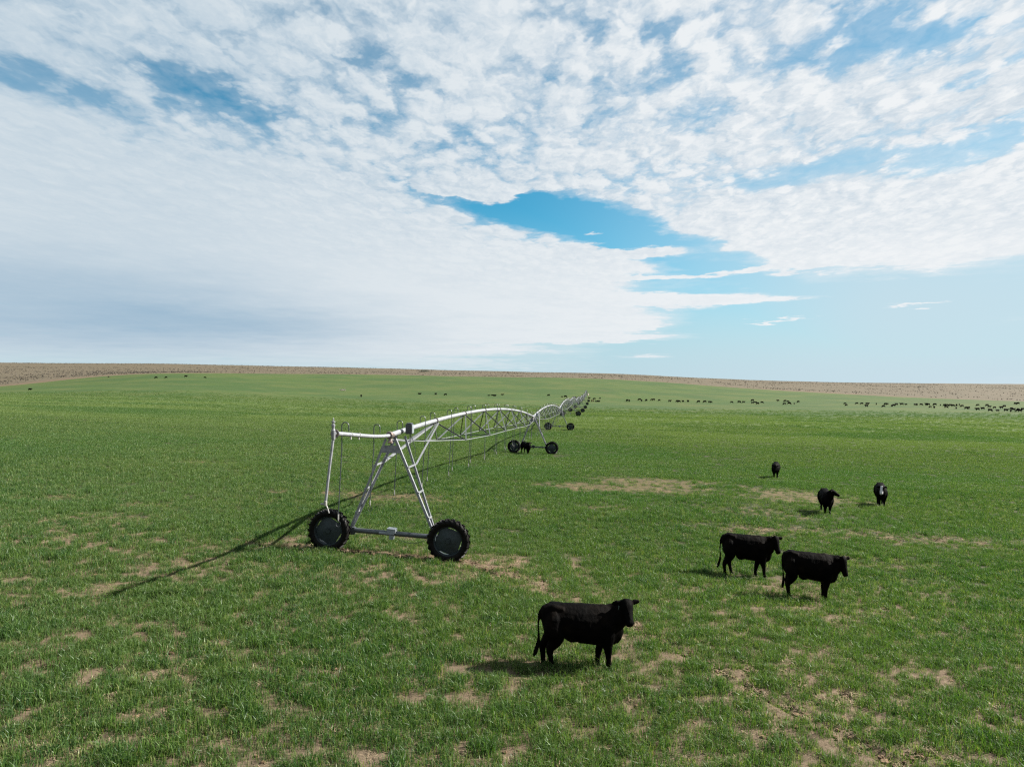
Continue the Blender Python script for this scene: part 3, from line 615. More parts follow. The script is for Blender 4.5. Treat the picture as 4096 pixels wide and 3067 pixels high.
def add_wheel(p, rot):
    global wheel0
    if wheel0 is None:
        e = bpy.data.objects.new('wheel', None); COL.objects.link(e); e.empty_display_size = 0.2
        a = T0.build('tyre', M_RUB, e); b = RM0.build('rim', M_RIM, e); wheel0 = (e, a, b)
    else:
        e0, a0, b0 = wheel0; e = e0.copy(); COL.objects.link(e)
        for c in (a0, b0): d = c.copy(); COL.objects.link(d); d.parent = e
    e.parent = root; e.location = rel(p); e.rotation_euler = (0, rot, YAW)
def tower(k):
    H = HUB[k]; D = TD[k]; near = k < 4
    cen = []
    for sg in (-1, 1):
        c = H + nv * (2.10 * sg); x, y = c.x - tv.x * .3, c.y - tv.y * .3; g = gz(x, y)
        p = Vector((x, y, g + 0.70 - (0.05 if k == 0 else 0))); cen.append(p); add_wheel(p, R(17 * k + 20 * sg + (8 if sg < 0 else 45)))
    bl = cen[0] + tv * 0.36; br = cen[1] + tv * 0.36; bx = (br - bl).normalized()
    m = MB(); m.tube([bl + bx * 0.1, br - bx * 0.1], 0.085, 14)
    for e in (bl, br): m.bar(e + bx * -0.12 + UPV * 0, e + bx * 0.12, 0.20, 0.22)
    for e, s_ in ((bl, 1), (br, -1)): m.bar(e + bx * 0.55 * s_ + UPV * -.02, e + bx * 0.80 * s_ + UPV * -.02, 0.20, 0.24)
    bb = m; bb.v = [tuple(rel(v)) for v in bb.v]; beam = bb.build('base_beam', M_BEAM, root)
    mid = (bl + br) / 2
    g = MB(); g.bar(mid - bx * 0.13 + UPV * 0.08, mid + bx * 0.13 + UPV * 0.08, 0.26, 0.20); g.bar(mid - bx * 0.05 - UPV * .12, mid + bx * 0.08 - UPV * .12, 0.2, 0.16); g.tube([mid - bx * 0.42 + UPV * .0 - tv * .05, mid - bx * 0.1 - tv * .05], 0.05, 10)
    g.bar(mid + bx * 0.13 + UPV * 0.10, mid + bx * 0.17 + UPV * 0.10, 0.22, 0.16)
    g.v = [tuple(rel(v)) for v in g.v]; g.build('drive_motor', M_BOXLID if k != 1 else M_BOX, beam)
    if k == 0:
        w_ = MB(); w_.tube([rel(mid + bx * (0.15 + 0.16 * i) - tv * .1 + UPV * (-0.10 - 0.16 * math.sin(math.pi * min(i, 7) / 7.0))) for i in range(8)], 0.008, 5); w_.build('cable', M_BOX, beam)
    # four legs of angle iron
    tops = {}; bots = {}
    fr = bpy.data.objects.new('tower_frame', None); COL.objects.link(fr); fr.parent = root; fr.location = rel(H)
    def loc(v): return Vector(v) - H
    for sg, be in ((-1, bl + bx * 0.62), (1, br - bx * 0.50)):
        for fn, st in ((0, -0.05), (1, 1.25)):
            tp = H + nv * (0.20 * sg) + tv * st + UPV * -0.12; bt = be + tv * (0.10 * (fn * 2 - 1)) + UPV * 0.06
            tops[sg, fn] = tp; bots[sg, fn] = bt
            l = MB(); l.angle(loc(tp), loc(bt), 0.085 if k == 0 else 0.12, 0.008, -nv * sg, tv * (1 if fn == 0 else -1)); l.build('leg', M_PIPE, fr, smooth=False)
        for t in ((0.30, 0.56, 0.82) if near else (0.35, 0.7)):
            a = tops[sg, 0].lerp(bots[sg, 0], t); b = tops[sg, 1].lerp(bots[sg, 1], t)
            c = MB(); c.bar(loc(a), loc(b), 0.05, 0.05, UPV); c.build('cross_member', M_STEEL, fr, smooth=False)
    # cross brace between the two sides on the far face and gusset plates near the top
    for fn in (0,):
        pl = MB()
        a, b = tops[-1, fn].lerp(bots[-1, fn], 0.075), tops[1, fn].lerp(bots[1, fn], 0.075); c, d = tops[-1, fn].lerp(bots[-1, fn], 0.155), tops[1, fn].lerp(bots[1, fn], 0.155)
        o_ = tv * (0.010 if fn == 0 else -0.010); k0 = len(pl.v)
        for q in (a, b, d, c): pl.v.append(tuple(loc(q) - o_ * .6))
        for q in (a, b, d, c): pl.v.append(tuple(loc(q) + o_ * .6))
        for f in ((0, 1, 2, 3), (7, 6, 5, 4), (0, 4, 5, 1), (1, 5, 6, 2), (2, 6, 7, 3), (3, 7, 4, 0)): pl.addf(tuple(k0 + i for i in f))
        pl.build('gusset_plate', M_STEEL, fr, smooth=False)
    st = MB(); c = H - UPV * 0.22; st.lathe([(0, 0.0001), (0, .10), (.05, .11), (.06, .07), (.16, .07)], (0, 0, 1), loc(c) - UPV * 0.06 + tv * -0.06, 14); st.build('swivel_joint', M_RUST, fr)
    for sg in (-1, 1):   # long braces from the legs up to the next span
        if k < 7 or True:
            a = tops[sg, 1].lerp(bots[sg, 1], 0.30); s_ = 7.0; nxt = HUB[k + 1]
            b = span_pt(H, nxt, s_ / 54.6) + nv * 0.06 * sg - UPV * 0.10
            c = MB(); c.angle(loc(a), loc(b), 0.07, 0.007, nv * sg, tv); c.build('span_brace', M_STEEL, fr, smooth=False)
            if k > 0:
                a = tops[sg, 0].lerp(bots[sg, 0], 0.30); b = span_pt(HUB[k - 1], H, 1 - 6.0 / 54.6) + nv * 0.06 * sg - UPV * 0.10
                c = MB(); c.angle(loc(a), loc(b), 0.06, 0.006, nv * sg, tv); c.build('span_brace', M_STEEL, fr, smooth=False)
    # tower box
    bxp = H + tv * 1.25 + nv * 0.33 + UPV * 0.14
    b = MB(); b.bar(loc(bxp - UPV * 0.19), loc(bxp + UPV * 0.17), 0.24, 0.28, tv); b.bar(loc(bxp + UPV * 0.17), loc(bxp + UPV * 0.21), 0.19, 0.23, tv)
    ob = b.build('control_box', M_BOX if k == 0 else M_BOXLID, fr, smooth=False)
    bv = ob.modifiers.new('bevel', 'BEVEL'); bv.width = 0.03; bv.segments = 3
    l = MB(); l.bar(loc(bxp + nv * 0.122 - UPV * .16), loc(bxp + nv * .122 + UPV * .14), 0.02, 0.22, tv); l.build('box_lid', M_BOXLID, ob, smooth=False) if k == 0 else None
    if near:
        cb = MB(); base = bxp - UPV * 0.19
        pts = [base + nv * .03, base + nv * .03 - UPV * .5, base + nv * .05 - UPV * .85, base + nv * .12 - UPV * 1.02, base + nv * .20 - UPV * .88, base + nv * .21 - UPV * .55, base + nv * .10 - UPV * .15, base + nv * .02]
        cb.tube([loc(p) for p in pts], 0.011, 6); cb.tube([loc(base - tv * .05), loc(base - tv * .05 - UPV * .6), loc(tops[1, 1].lerp(bots[1, 1], .35)), loc(tops[1, 1].lerp(bots[1, 1], .97))], 0.010, 5)
        cb.build('cable', M_BOX, fr)
def span_pt(A, B, f, crown=0.85):
    return A.lerp(B, f) + UPV * (4 * crown * f * (1 - f))
def chord_depth(f): return 0.14 + 1.32 * (1 - abs(2 * f - 1) ** 3)
n_drop = 0; far_drop = MB()
def make_drop_meshes():
    return None
def drop(A, B, f, side, parent, L=54.6):
    """gooseneck over the pipe, hanging hose and sprinkler"""
    global n_drop
    p = span_pt(A, B, f) if f >= 0 else A + (OVER_END - A) * (-f)
    pr = 0.095 if f >= 0 else 0.060
    g = gz(p.x, p.y); bot = g + 1.95
    top = p + UPV * pr; r = 0.105; pts = [top, top + UPV * 0.17]
    for i in range(1, 8):
        a = math.pi * i / 8; pts.append(top + UPV * (0.17 + r * math.sin(a)) + nv * side * (r - r * math.cos(a)))
    x2 = top + nv * side * 2 * r; pts.append(x2 + UPV * 0.17); sw = nv * random.uniform(-.15, -.06) + tv * random.uniform(-.05, .05)
    pts.append(x2 - UPV * 0.5); e = Vector((x2.x, x2.y, bot)) + sw; pts.append(e)
    if n_drop < 100:
        n_drop += 1
        m = MB(); m.tube([rel(q) for q in pts], 0.017, 6); o = m.build('sprinkler_drop', M_DROP, parent_root(parent))
        s = MB(); s.tube([rel(e + UPV * .03), rel(e - UPV * .10), rel(e - UPV * .16)], [0.020, 0.024, 0.014], 8); s.build('nozzle', M_WHITE, o)
        q = MB(); c = rel(e - UPV * .25); q.tube([c + nv * .07 * math.cos(a) + UPV * .085 * math.sin(a) for a in [R(90 + 36 * i) for i in range(11)]], 0.008, 4); q.build('deflector_ring', M_BOX, o)
    else:
        far_drop.tube([rel(q) for q in pts], 0.02, 4); far_drop.tube([rel(e), rel(e - UPV * .2)], 0.03, 4)
def parent_root(p): return root
OVER_END = Vector((lx(19.35), 19.35, CAMZ - 1.36))
def span(k):
    A, B = HUB[k], HUB[k + 1]; N = 8; seg = 24 if k < 3 else 16
    m = MB(); m.tube([rel(span_pt(A, B, i / (2.0 * seg))) for i in range(2 * seg + 1)], 0.090, 14 if k < 2 else 8)
    po = m.build('pipe_span', M_PIPE, root)
    for i in range(1, N):
        fl = MB(); c = span_pt(A, B, i / N); t = (span_pt(A, B, i / N + .01) - c).normalized(); fl.lathe([(-.025, .09), (-.025, .135), (.025, .135), (.025, .09)], t, rel(c), 14); fl.build('flange_collar', M_FLANGE, po)
    tr = bpy.data.objects.new('truss', None); COL.objects.link(tr); tr.parent = root; tr.empty_display_size = .3
    def low(f, sg): d = chord_depth(f); c = span_pt(A, B, f); return c - UPV * d + nv * sg * 0.62 * d
    merged = MB() if k >= 3 else None
    rod = 0.014 if k < 2 else 0.02
    for sg in (-1, 1):
        fs = [0.006, 0.03] + [(i + 0.5) / N for i in range(0, N)] + [0.97, 0.994]
        pts = [rel(low(f, sg)) for f in fs]
        if merged is None:
            r_ = MB(); r_.tube(pts, rod, 6); r_.build('truss_rod', M_PIPE, tr)
        else: merged.tube(pts, rod, 4)
    for i in range(0, N):
        fb = (i + 0.5) / N
        for sg in (-1, 1):
            for ft in (i / N, (i + 1) / N):
                if ft <= 0 or ft >= 1: continue
                p = rel(span_pt(A, B, ft) - UPV * 0.085 + nv * sg * .04); q = rel(low(fb, sg))
                if merged is None:
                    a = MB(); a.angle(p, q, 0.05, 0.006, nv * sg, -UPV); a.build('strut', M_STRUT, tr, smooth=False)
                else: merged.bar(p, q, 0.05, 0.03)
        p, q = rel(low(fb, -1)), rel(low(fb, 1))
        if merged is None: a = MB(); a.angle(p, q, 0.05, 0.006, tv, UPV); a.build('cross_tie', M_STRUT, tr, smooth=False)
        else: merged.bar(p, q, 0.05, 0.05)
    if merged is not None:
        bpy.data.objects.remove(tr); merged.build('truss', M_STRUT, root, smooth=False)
    nd = 21
    for i in range(nd):
        drop(A, B, (i * 2.6 + 1.5) / 54.6, 1 if i % 2 else -1, po)
# overhang beyond the last tower, nearest the camera
def overhang():
    A = HUB[0]; E = OVER_END
    m = MB(); pts = []
    for i in range(13):
        f = i / 12; p = A.lerp(E, f); p = p + UPV * (-0.045 * math.sin(math.pi * f) * (1 - f) * 1.8 - 0.02 * (1 - f)); pts.append(rel(p))
    m.tube(pts, 0.058, 14); o = m.build('end_pipe', M_PIPE, root)
    f_ = MB(); f_.lathe([(-.02, .05), (-.02, .12), (.02, .12), (.02, .05)], (E - A).normalized(), rel(E) - (E - A).normalized() * .09, 18); f_.build('end_flange', M_FLANGE, o)
    f_ = MB(); ax = (A - E).normalized(); f_.lathe([(-.10, .06), (-.10, .11), (-.05, .13), (0, .13), (.05, .13), (.08, .10), (.30, .10)], ax, rel(A) - tv * .12, 18); f_.build('joint_collar', M_FLANGE, o)
    for s_ in (0.62, 0.75):
        b = MB(); c = rel(A.lerp(E, s_)) - UPV * 0.06; b.lathe([(-.015, .058), (-.015, .066), (.015, .066), (.015, .058)], ax, c + UPV * .045, 14); b.bar(c - UPV * .02, c - UPV * .10, .03, .05, tv); b.build('clamp', M_WHITE, o)
    for f, sd in ((-0.23, -1), (-0.78, -1)): drop(A, A, f, sd, o)
    # end riser: valve stack above, long drain pipe below
    e = rel(E) - tv * 0.03
    v_ = MB(); v_.lathe([(-.16, .0001), (-.16, .048), (-.12, .055), (.10, .055), (.12, .040), (.19, .040), (.20, .052), (.25, .052), (.26, .030), (.30, .030), (.31, .055), (.335, .055), (.34, .02), (.41, .02), (.43, .0001)], (0, 0, 1), e, 16)
    v_.build('end_valve', M_STEEL, root)
    b = e + Vector((-0.20, -0.05, -1.88)); p_ = MB(); p_.tube([e - UPV * .12, e.lerp(b, .5), b], 0.036, 12); dp = p_.build('drain_pipe', M_PIPE, root)
    d = MB(); d.lathe([(-.06, .0001), (-.06, .045), (.06, .045), (.07, .036)], (0, 0, 1), b, 12); d.tube([b - UPV * .02 + nv * .02, b - UPV * .02 - nv * .13], .028, 8); d.tube([b - UPV * .05 + nv * .01, b - UPV * .10 + nv * .05, b - UPV * .26 + nv * .10], .016, 8); d.build('drain_valve', M_WHITE, dp)
overhang()
for k in range(8): tower(k)
for k in range(8): span(k)
fd = far_drop.build('sprinkler_drop', M_DROP, root); fd['kind'] = 'stuff'
# pivot point structure at the far end of the machine
def pivot_point():
    H = HUB[8]; g = gz(H.x, H.y)
    e = bpy.data.objects.new('pivot_tower', None); COL.objects.link(e); e.parent = root; e.location = rel((H.x, H.y, g))
    for a in (-1, 1):
        for b in (-1, 1):
            m = MB(); m.angle((a * .3, b * .3, 3.9), (a * 1.3, b * 1.3, 0), 0.12, .02, (a, 0, 0), (0, b, 0)); m.build('leg', M_STEEL, e, smooth=False)
    m = MB(); m.tube([(0, 0, 0), (0, 0, 4.3)], .12, 10); m.build('riser_pipe', M_PIPE, e)
    m = MB(); m.bar((1.0, -1.2, .8), (1.0, -1.2, 2.2), .9, .4); m.build('control_panel', M_RUST, e, smooth=False)
    for z in (1.2, 2.5):
        m = MB(); q = 1.3 - z * .256
        for i, j in (((-q, -q), (q, -q)), ((q, -q), (q, q)), ((q, q), (-q, q)), ((-q, q), (-q, -q))): m.bar((*i, z), (*j, z), .07, .07)
        m.build('cross_member', M_STEEL, e, smooth=False)
pivot_point()

# ------------------------------------------------------------------ cattle
def coat(name, c1, c2):
    m = bpy.data.materials.new(name); m.use_nodes = True; w = NT(m.node_tree); b = w.n['Principled BSDF']
    tc = w.new('ShaderNodeTexCoord').outputs['Object']
    mp = w.new('ShaderNodeMapping'); w.l.new(tc, mp.inputs[0]); mp.inputs[3].default_value = (1, 1, 0.45)
    n = w.noise(tc, 2.1, 4, .6); f = w.noise(mp.outputs[0], 55, 4, .65)
    col = w.mix(w.ramp(n, .42, .72), c1, c2); col = w.mix(w.ramp(f, .3, .75, .0, .6), col, tuple(q * .35 for q in c1))
    w.l.new(col, b.inputs['Base Color']); b.inputs['Roughness'].default_value = 0.68; b.inputs['Specular IOR Level'].default_value = 0.022
    bp = w.new('ShaderNodeBump'); bp.inputs['Strength'].default_value = .7; bp.inputs['Distance'].default_value = .012
    w.l.new(w.m('ADD', f, w.m('MULTIPLY', w.noise(mp.outputs[0], 14, 3), .8)), bp.inputs['Height']); w.l.new(bp.outputs[0], b.inputs['Normal']); return m
M_BLACK = coat('black_coat', (0.0009, 0.0008, 0.0008), (0.0046, 0.0031, 0.0022))  # second tone paints a brownish sheen into the black in soft patches
M_RED = coat('red_brown_coat', (0.075, 0.026, 0.016), (0.10, 0.04, 0.025))
M_FACE = pmat('white_hair', (0.42, 0.42, 0.42), (0.30, 0.30, 0.31), 0.8, 0, 12)
M_HOOF = pmat('hoof', (0.03, 0.026, 0.022), None, 0.6)
M_EYE = pmat('eye', (0.006, 0.005, 0.005), None, 0.12)
M_TAG = pmat('ear_tag_plastic', (0.05, 0.075, 0.07), None, 0.5)
M_NOSE = pmat('nose', (0.006, 0.006, 0.007), None, 0.3)
def loft(mb, secs, n=14):
    """sections: (centre, half width vector, half height vector)"""
    k0 = len(mb.v)
    for c, a, b in secs: mb.v += mb.ring(Vector(c), Vector(a), Vector(b), n)
    for i in range(len(secs) - 1):
        for j in range(n): mb.addf((k0 + i * n + j, k0 + i * n + (j + 1) % n, k0 + (i + 1) * n + (j + 1) % n, k0 + (i + 1) * n + j))
    mb.addf(tuple(k0 + j for j in range(n))[::-1]); mb.addf(tuple(k0 + (len(secs) - 1) * n + j for j in range(n)))
def limb(mb, pts, rs, n=10):
    """tapered limb, interpolated smoothly through its joints"""
    P, Q = [], []
    for i in range(len(pts) - 1):
        p0 = Vector(pts[max(i - 1, 0)]); p1 = Vector(pts[i]); p2 = Vector(pts[i + 1]); p3 = Vector(pts[min(i + 2, len(pts) - 1)])
        for s in range(4):
            t = s / 4; P.append(0.5 * ((2 * p1) + (p2 - p0) * t + (2 * p0 - 5 * p1 + 4 * p2 - p3) * t * t + (3 * p1 - p0 - 3 * p2 + p3) * t ** 3) * 1.0); Q.append(rs[i] * (1 - t) + rs[i + 1] * t)
    P.append(Vector(pts[-1])); Q.append(rs[-1]); mb.tube(P, Q, n)
def cow_mesh(name, pose, voxel, white=False, mat=None):
    """pose: head (x,y,z) of the poll, hyaw, hpitch, fx / hx front and hind foot shifts, tail swing, lie"""
    m = MB(); lie = pose.get('lie', False); dz = -0.52 if lie else 0.0; thin = pose.get('thin', 1.0)
    S = [(-.86, 1.17, .09, .07), (-.835, 1.12, .20, .17), (-.75, 1.08, .28, .225), (-.58, 1.05, .335, .27), (-.38, 1.025, .345, .295), (-.12, .97, .385, .33), (.12, .945, .40, .335), (.34, .925, .405, .31), (.52, .92, .40, .275), (.68, .91, .365, .235), (.80, .90, .28, .175), (.86, .90, .14, .09)]
    if pose.get('belly'): S = [(x, z - .01, h + .02 * math.cos(x), y) for x, z, h, y in S]
    loft(m, [((x, 0, z + dz), (0, hy * thin, 0), (0, 0, hz)) for x, z, hz, hy in S], 18)
    # hook bones / rump top, shoulder mass
    for sg in (-1, 1):
        limb(m, [(-.40, .15 * sg, 1.27 + dz), (-.62, .11 * sg, 1.30 + dz), (-.77, .06 * sg, 1.24 + dz)], [.075, .085, .06])
        limb(m, [(.42, .09 * sg, 1.20 + dz), (.46, .15 * sg, 1.0 + dz), (.50, .15 * sg, .80 + dz)], [.06, .13, .12])
    limb(m, [(.30, 0, 1.26 + dz), (.45, 0, 1.27 + dz), (.6, 0, 1.2 + dz)], [.07, .075, .07])
    limb(m, [(.78, 0, .80 + dz), (.70, 0, .62 + dz), (.48, 0, .55 + dz)], [.11, .11, .08])     # brisket
    limb(m, [(-.10, 0, .61 + dz), (-.22, 0, .60 + dz), (-.34, 0, .67 + dz)], [.06, .06, .05])
    hp = Vector(pose['head']); yaw, pit = R(pose['hyaw']), R(pose['hpitch'])
    fwd = Vector((math.cos(yaw) * math.cos(pit), math.sin(yaw) * math.cos(pit), -math.sin(pit))); side = Vector((-math.sin(yaw), math.cos(yaw), 0)); upv = side.cross(fwd) * -1
    if upv.z < 0 and pit < R(80): upv = -upv
    # neck
    nb = Vector((.50, 0, 1.00 + dz)); hb = hp - upv * .07 + fwd * .02; mid = nb.lerp(hb, .55) + Vector((.05, 0, -.05))
    nd = (hb - nb).normalized()
    def fr(t): a = Vector((0, 1, 0)).lerp(side, t); a = (a - nd * a.dot(nd)).normalized(); return a, nd.cross(a).normalized()
    sec = []
    for t, hw, hh in ((0, .22, .33), (.28, .20, .31), (.55, .17, .27), (.8, .14, .21), (1.0, .115, .15)):
        a, b = fr(t); c = nb.lerp(mid, t / .55) if t <= .55 else mid.lerp(hb, (t - .55) / .45); sec.append((c, a * hw, b * hh))
    loft(m, sec, 16)
    # head
    hs = [(a_ * 1.06, b_ * 1.34, c_ * 1.24, d_ * 1.1) for a_, b_, c_, d_ in [(-.07, .055, .05, 0), (-.04, .095, .10, -.02), (.02, .108, .125, -.035), (.10, .112, .130, -.045), (.19, .090, .112, -.045), (.28, .072, .090, -.04), (.36, .068, .075, -.04), (.42, .070, .070, -.042), (.455, .055, .055, -.045), (.465, .02, .02, -.045)]]
    loft(m, [(hp + fwd * a + upv * o, side * w_, upv * h) for a, w_, h, o in hs], 14)
    limb(m, [hp + fwd * .12 - upv * .13, hp + fwd * .26 - upv * .125, hp + fwd * .40 - upv * .10], [.055, .045, .035])       # jaw
    for sg in (-1, 1):     # ears
        a0 = hp + side * .08 * sg + upv * .01; ed = (side * sg * 1.0 + Vector((0, 0, -.16)) - fwd * .12).normalized(); en = (Vector((0, 0, 1)) - ed * ed.z).normalized()
        fl = (ed.cross(en)).normalized()
        loft(m, [(a0 + ed * a, en * t, fl * b) for a, t, b in ((0, .035, .028), (.05, .050, .024), (.11, .066, .021), (.17, .062, .02), (.215, .040, .018), (.235, .014, .013))], 10)
        limb(m, [hp + fwd * .09 + side * .085 * sg + upv * .025, hp + fwd * .125 + side * .098 * sg + upv * .02], [.028, .026])    # brow
    # legs
    if lie:
        for sg in (-1, 1):
            limb(m, [(.45, .20 * sg, .42), (.62, .25 * sg, .22), (.80, .22 * sg, .10), (.58, .20 * sg, .06), (.48, .2 * sg, .05)], [.15, .10, .06, .045, .045])
            limb(m, [(-.5, .2 * sg, .42), (-.22, .33 * sg, .22), (-.62, .36 * sg, .10), (-.30, .36 * sg, .06), (-.22, .36 * sg, .05)], [.22, .15, .07, .05, .05])
    else:
        for i, sg in enumerate((-1, 1)):
            f = pose['fx'][i]; h = pose['hx'][i]
            limb(m, [(.48, .13 * sg, 1.14), (.50, .155 * sg, .96), (.51, .16 * sg, .74), (.48 + f * .35, .145 * sg, .55), (.46 + f * .75, .135 * sg, .36), (.45 + f * .9, .13 * sg, .22), (.445 + f, .13 * sg, .11), (.475 + f, .13 * sg, .055), (.485 + f, .13 * sg, .012)], [.10, .175, .165, .118, .076, .057, .055, .060, .068], 12)
            limb(m, [(-.58, .10 * sg, 1.22), (-.61, .14 * sg, 1.08), (-.62, .17 * sg, .86), (-.59 + h * .4, .165 * sg, .69), (-.68 + h * .6, .145 * sg, .54), (-.74 + h * .8, .13 * sg, .43), (-.725 + h * .9, .13 * sg, .26), (-.71 + h, .13 * sg, .12), (-.675 + h, .13 * sg, .055), (-.665 + h, .13 * sg, .012)], [.12, .20, .21, .17, .115, .078, .058, .056, .060, .068], 12)
    tz = 1.26 + dz; sw = pose.get('tail', 0)
    ti = pose.get('tin', 0); tl = [(-.80, 0, tz), (-.885, 0, tz - .07), (-.92, sw * .2, tz - .3), (-.915, sw * .6, tz - .55), (-.93 , sw, tz - .72), (-.98, sw * 1.2, tz - .88), (-1.03, sw * 1.3, tz - 1.0)]; tl = [(a + ti * i * .35, b, c) for i, (a, b, c) in enumerate(tl)]
    if lie: tl = [(a, b, max(c, .06)) for a, b, c in tl[:5]]
    limb(m, tl, [.055, .040, .028, .026, .045, .052, .012][:len(tl)], 8)
    o = m.build(name + '_raw', M_BLACK); md = o.modifiers.new('r', 'REMESH'); md.mode = 'VOXEL'; md.voxel_size = voxel; md.use_smooth_shade = True
    sm = o.modifiers.new('s', 'SMOOTH'); sm.iterations = 5 if voxel < .03 else 1; sm.factor = .5
    dg = bpy.context.evaluated_depsgraph_get(); dg.update(); me = bpy.data.meshes.new_from_object(o.evaluated_get(dg)); me.name = name
    bpy.data.objects.remove(o)
    me.materials.clear(); me.materials.append(mat or M_BLACK); me.materials.append(M_FACE); me.materials.append(M_HOOF)
    co = np.empty(len(me.vertices) * 3); me.vertices.foreach_get('co', co); co = co.reshape(-1, 3)
    if voxel < .03:     # coarse hair: ruffle the surface slightly
        nr = np.empty(len(me.vertices) * 3); me.vertices.foreach_get('normal', nr); nr = nr.reshape(-1, 3)
        am = 0.012 * (fbm(co[:, 0] / .035 + co[:, 1] * 7, co[:, 2] / .06, 3, 3) - .5) + .02 * (fbm(co[:, 0] / .16, co[:, 2] / .2 + co[:, 1] * 3, 2, 8) - .5)
        co2 = co + nr * am[:, None]; me.vertices.foreach_set('co', co2.ravel()); me.update()
    mi = np.zeros(len(me.polygons), np.int32)
    pc = np.empty(len(me.polygons) * 3); me.polygons.foreach_get('center', pc); pc = pc.reshape(-1, 3)
    mi[(pc[:, 2] < .065) & (not lie)] = 2
    if white:
        v = pc - np.array(hp); al = v @ np.array(fwd); la = np.abs(v @ np.array(side)); up_ = v @ np.array(upv)
        mi[(al > -.02) & (al < .5) & (la < .062 + .07 * np.clip((al - .22) / .2, 0, 1)) & (up_ > -.06 - .1 * (al > .33))] = 1
    me.polygons.foreach_set('material_index', mi); shade(me)
    fr_ = dict(hp=hp, fwd=fwd, side=side, up=upv)
    return me, fr_
def near_cow(pose, label, loc, heading, scale=1.0, white=False, tag=False, group='black cattle standing in the foreground'):
    me, fr = cow_mesh('cow', pose, 0.019 if loc[1] < 30 else 0.024, white)
    o = bpy.data.objects.new('cow', me); COL.objects.link(o); o.location = loc; o.rotation_euler = (0, 0, R(heading)); o.scale = scale if isinstance(scale, tuple) else (scale,) * 3
    o['label'] = label; o['category'] = 'cow'; o['group'] = group
    hp, fwd, side, up = fr['hp'], fr['fwd'], fr['side'], fr['up']
    for sg in (-1, 1):
        e = MB(); e.lathe([(-.017, .0001), (-.014, .010), (0, .017), (.014, .010), (.017, .0001)], side, hp + fwd * .115 + side * .103 * sg - up * .01, 10); e.build('eye', M_EYE, o)
    e = MB(); c = hp + fwd * .452 - up * .032
    e.lathe([(-.03, .055), (.0, .052), (.014, .04), (.02, .0001)], fwd, c, 12); e.build('nose', M_FACE if white else M_NOSE, o)
    if tag:
        e = MB(); c = hp + side * .13 * -1 - up * 0.0 + fwd * .0; d = Vector((0, 0, -1)); n_ = side.cross(d).normalized()
        e.bar(c - fwd * -.03 + d * .03, c - fwd * -.03 + d * .13, .075, .008, fwd); e.build('ear_tag', M_TAG, o, smooth=False)
    return o
def at_px(u, v): x, y, z = px_ground(u, v); return (x, y, z - 0.02)
P_A = dict(head=(.90, -.13, 1.41), hyaw=-80, hpitch=50, fx=(.10, -.10), hx=(.06, -.10), tail=-.03, belly=1)
P_B = dict(head=(.96, -.10, 1.27), hyaw=-70, hpitch=56, fx=(.14, -.12), hx=(-.06, .20), tail=-.02, thin=.94)
P_C = dict(head=(.98, -.08, 1.22), hyaw=-62, hpitch=66, fx=(.01, -.02), hx=(0.03, .05), tail=.0, tin=.07)
P_D = dict(head=(.90, .14, 1.44), hyaw=78, hpitch=28, fx=(.05, -.03), hx=(-.04, .06), tail=.12)
P_E = dict(head=(1.00, -.05, 1.30), hyaw=-14, hpitch=55, fx=(.04, -.04), hx=(.05, -.06), tail=.02)
P_F = dict(head=(1.02, 0, 1.20), hyaw=0, hpitch=60, fx=(.10, -.12), hx=(-.10, .12), tail=.02)
near_cow(P_A, 'largest and nearest black cow, standing side on with an ear tag', at_px(2328, 2668), 2, 1.0, tag=True)
near_cow(P_B, 'black cow side on, left one of the pair on the right', at_px(2986, 2306), -9, (.965, .98, 1.10))
near_cow(P_C, 'black cow side on, right one of the pair, head turned away', at_px(3240, 2394), -12, (.93, .98, 1.08))
near_cow(P_D, 'black cow seen three quarters from the front, head in profile to the right', at_px(3304, 2052), -104, 1.0)
near_cow(P_E, 'black cow facing the camera with a white blaze on its face', at_px(3524, 2022), -112, 1.04, white=True)
near_cow(P_F, 'black cow walking head on, alone farther back on the right side', at_px(3103, 1911), -112, 1.0)
near_cow(dict(P_B, head=(.98, -.12, 1.32), hyaw=-40, hpitch=35), 'black cow standing behind the left wheel of the second irrigator tower', at_px(2104, 1815), -62, .98)

FAR = {}
for nm, ps, mt in (('stand', dict(P_C, head=(1.02, 0, 1.28), hyaw=10, hpitch=35), None), ('graze', dict(head=(1.02, 0, .50), hyaw=8, hpitch=62, fx=(.16, -.14), hx=(-.1, .12)), None), ('graze2', dict(head=(.98, .12, .46), hyaw=-25, hpitch=58, fx=(-.1, .12), hx=(.12, -.1)), None),
                   ('lie', dict(head=(.92, 0, .85), hyaw=20, hpitch=30, fx=(0, 0), hx=(0, 0), lie=True), None), ('red', dict(P_C, head=(1.02, 0, 1.2), hyaw=10, hpitch=40), M_RED)):
    FAR[nm] = cow_mesh('far_cow_' + nm, ps, 0.045, mat=mt)[0]
HILL = [(120, 1562, 's', 0), (434, 1510, 'g', 90), (624, 1514, 'g', 180), (664, 1513, 'g', 180), (743, 1509, 's', 10), (820, 1513, 'g', 10)]
MID = [(1445, 1588, 's', 90), (1678, 1577, 'l', 0), (1743, 1580, 's', 60), (1782, 1582, 'g', 170), (1955, 1583, 'l', 0), (1970, 1582, 'l', 180), (1979, 1584, 'l', 170), (2009, 1580, 'l', 0), (2195, 1584, 'g', 180), (2248, 1588, 'l', 0), (2262, 1590, 'g', 0), (2284, 1600, 's', 90), (2300, 1594, 's', 180)]
PIVC = [(2356, 1596, 's', 20), (2377, 1599, 'g', 180), (2400, 1596, 'g', 100), (2384, 1607, 'l', 0), (2393, 1607, 'l', 0), (2367, 1607, 'r', 80), (2373, 1607, 'r', 95)]
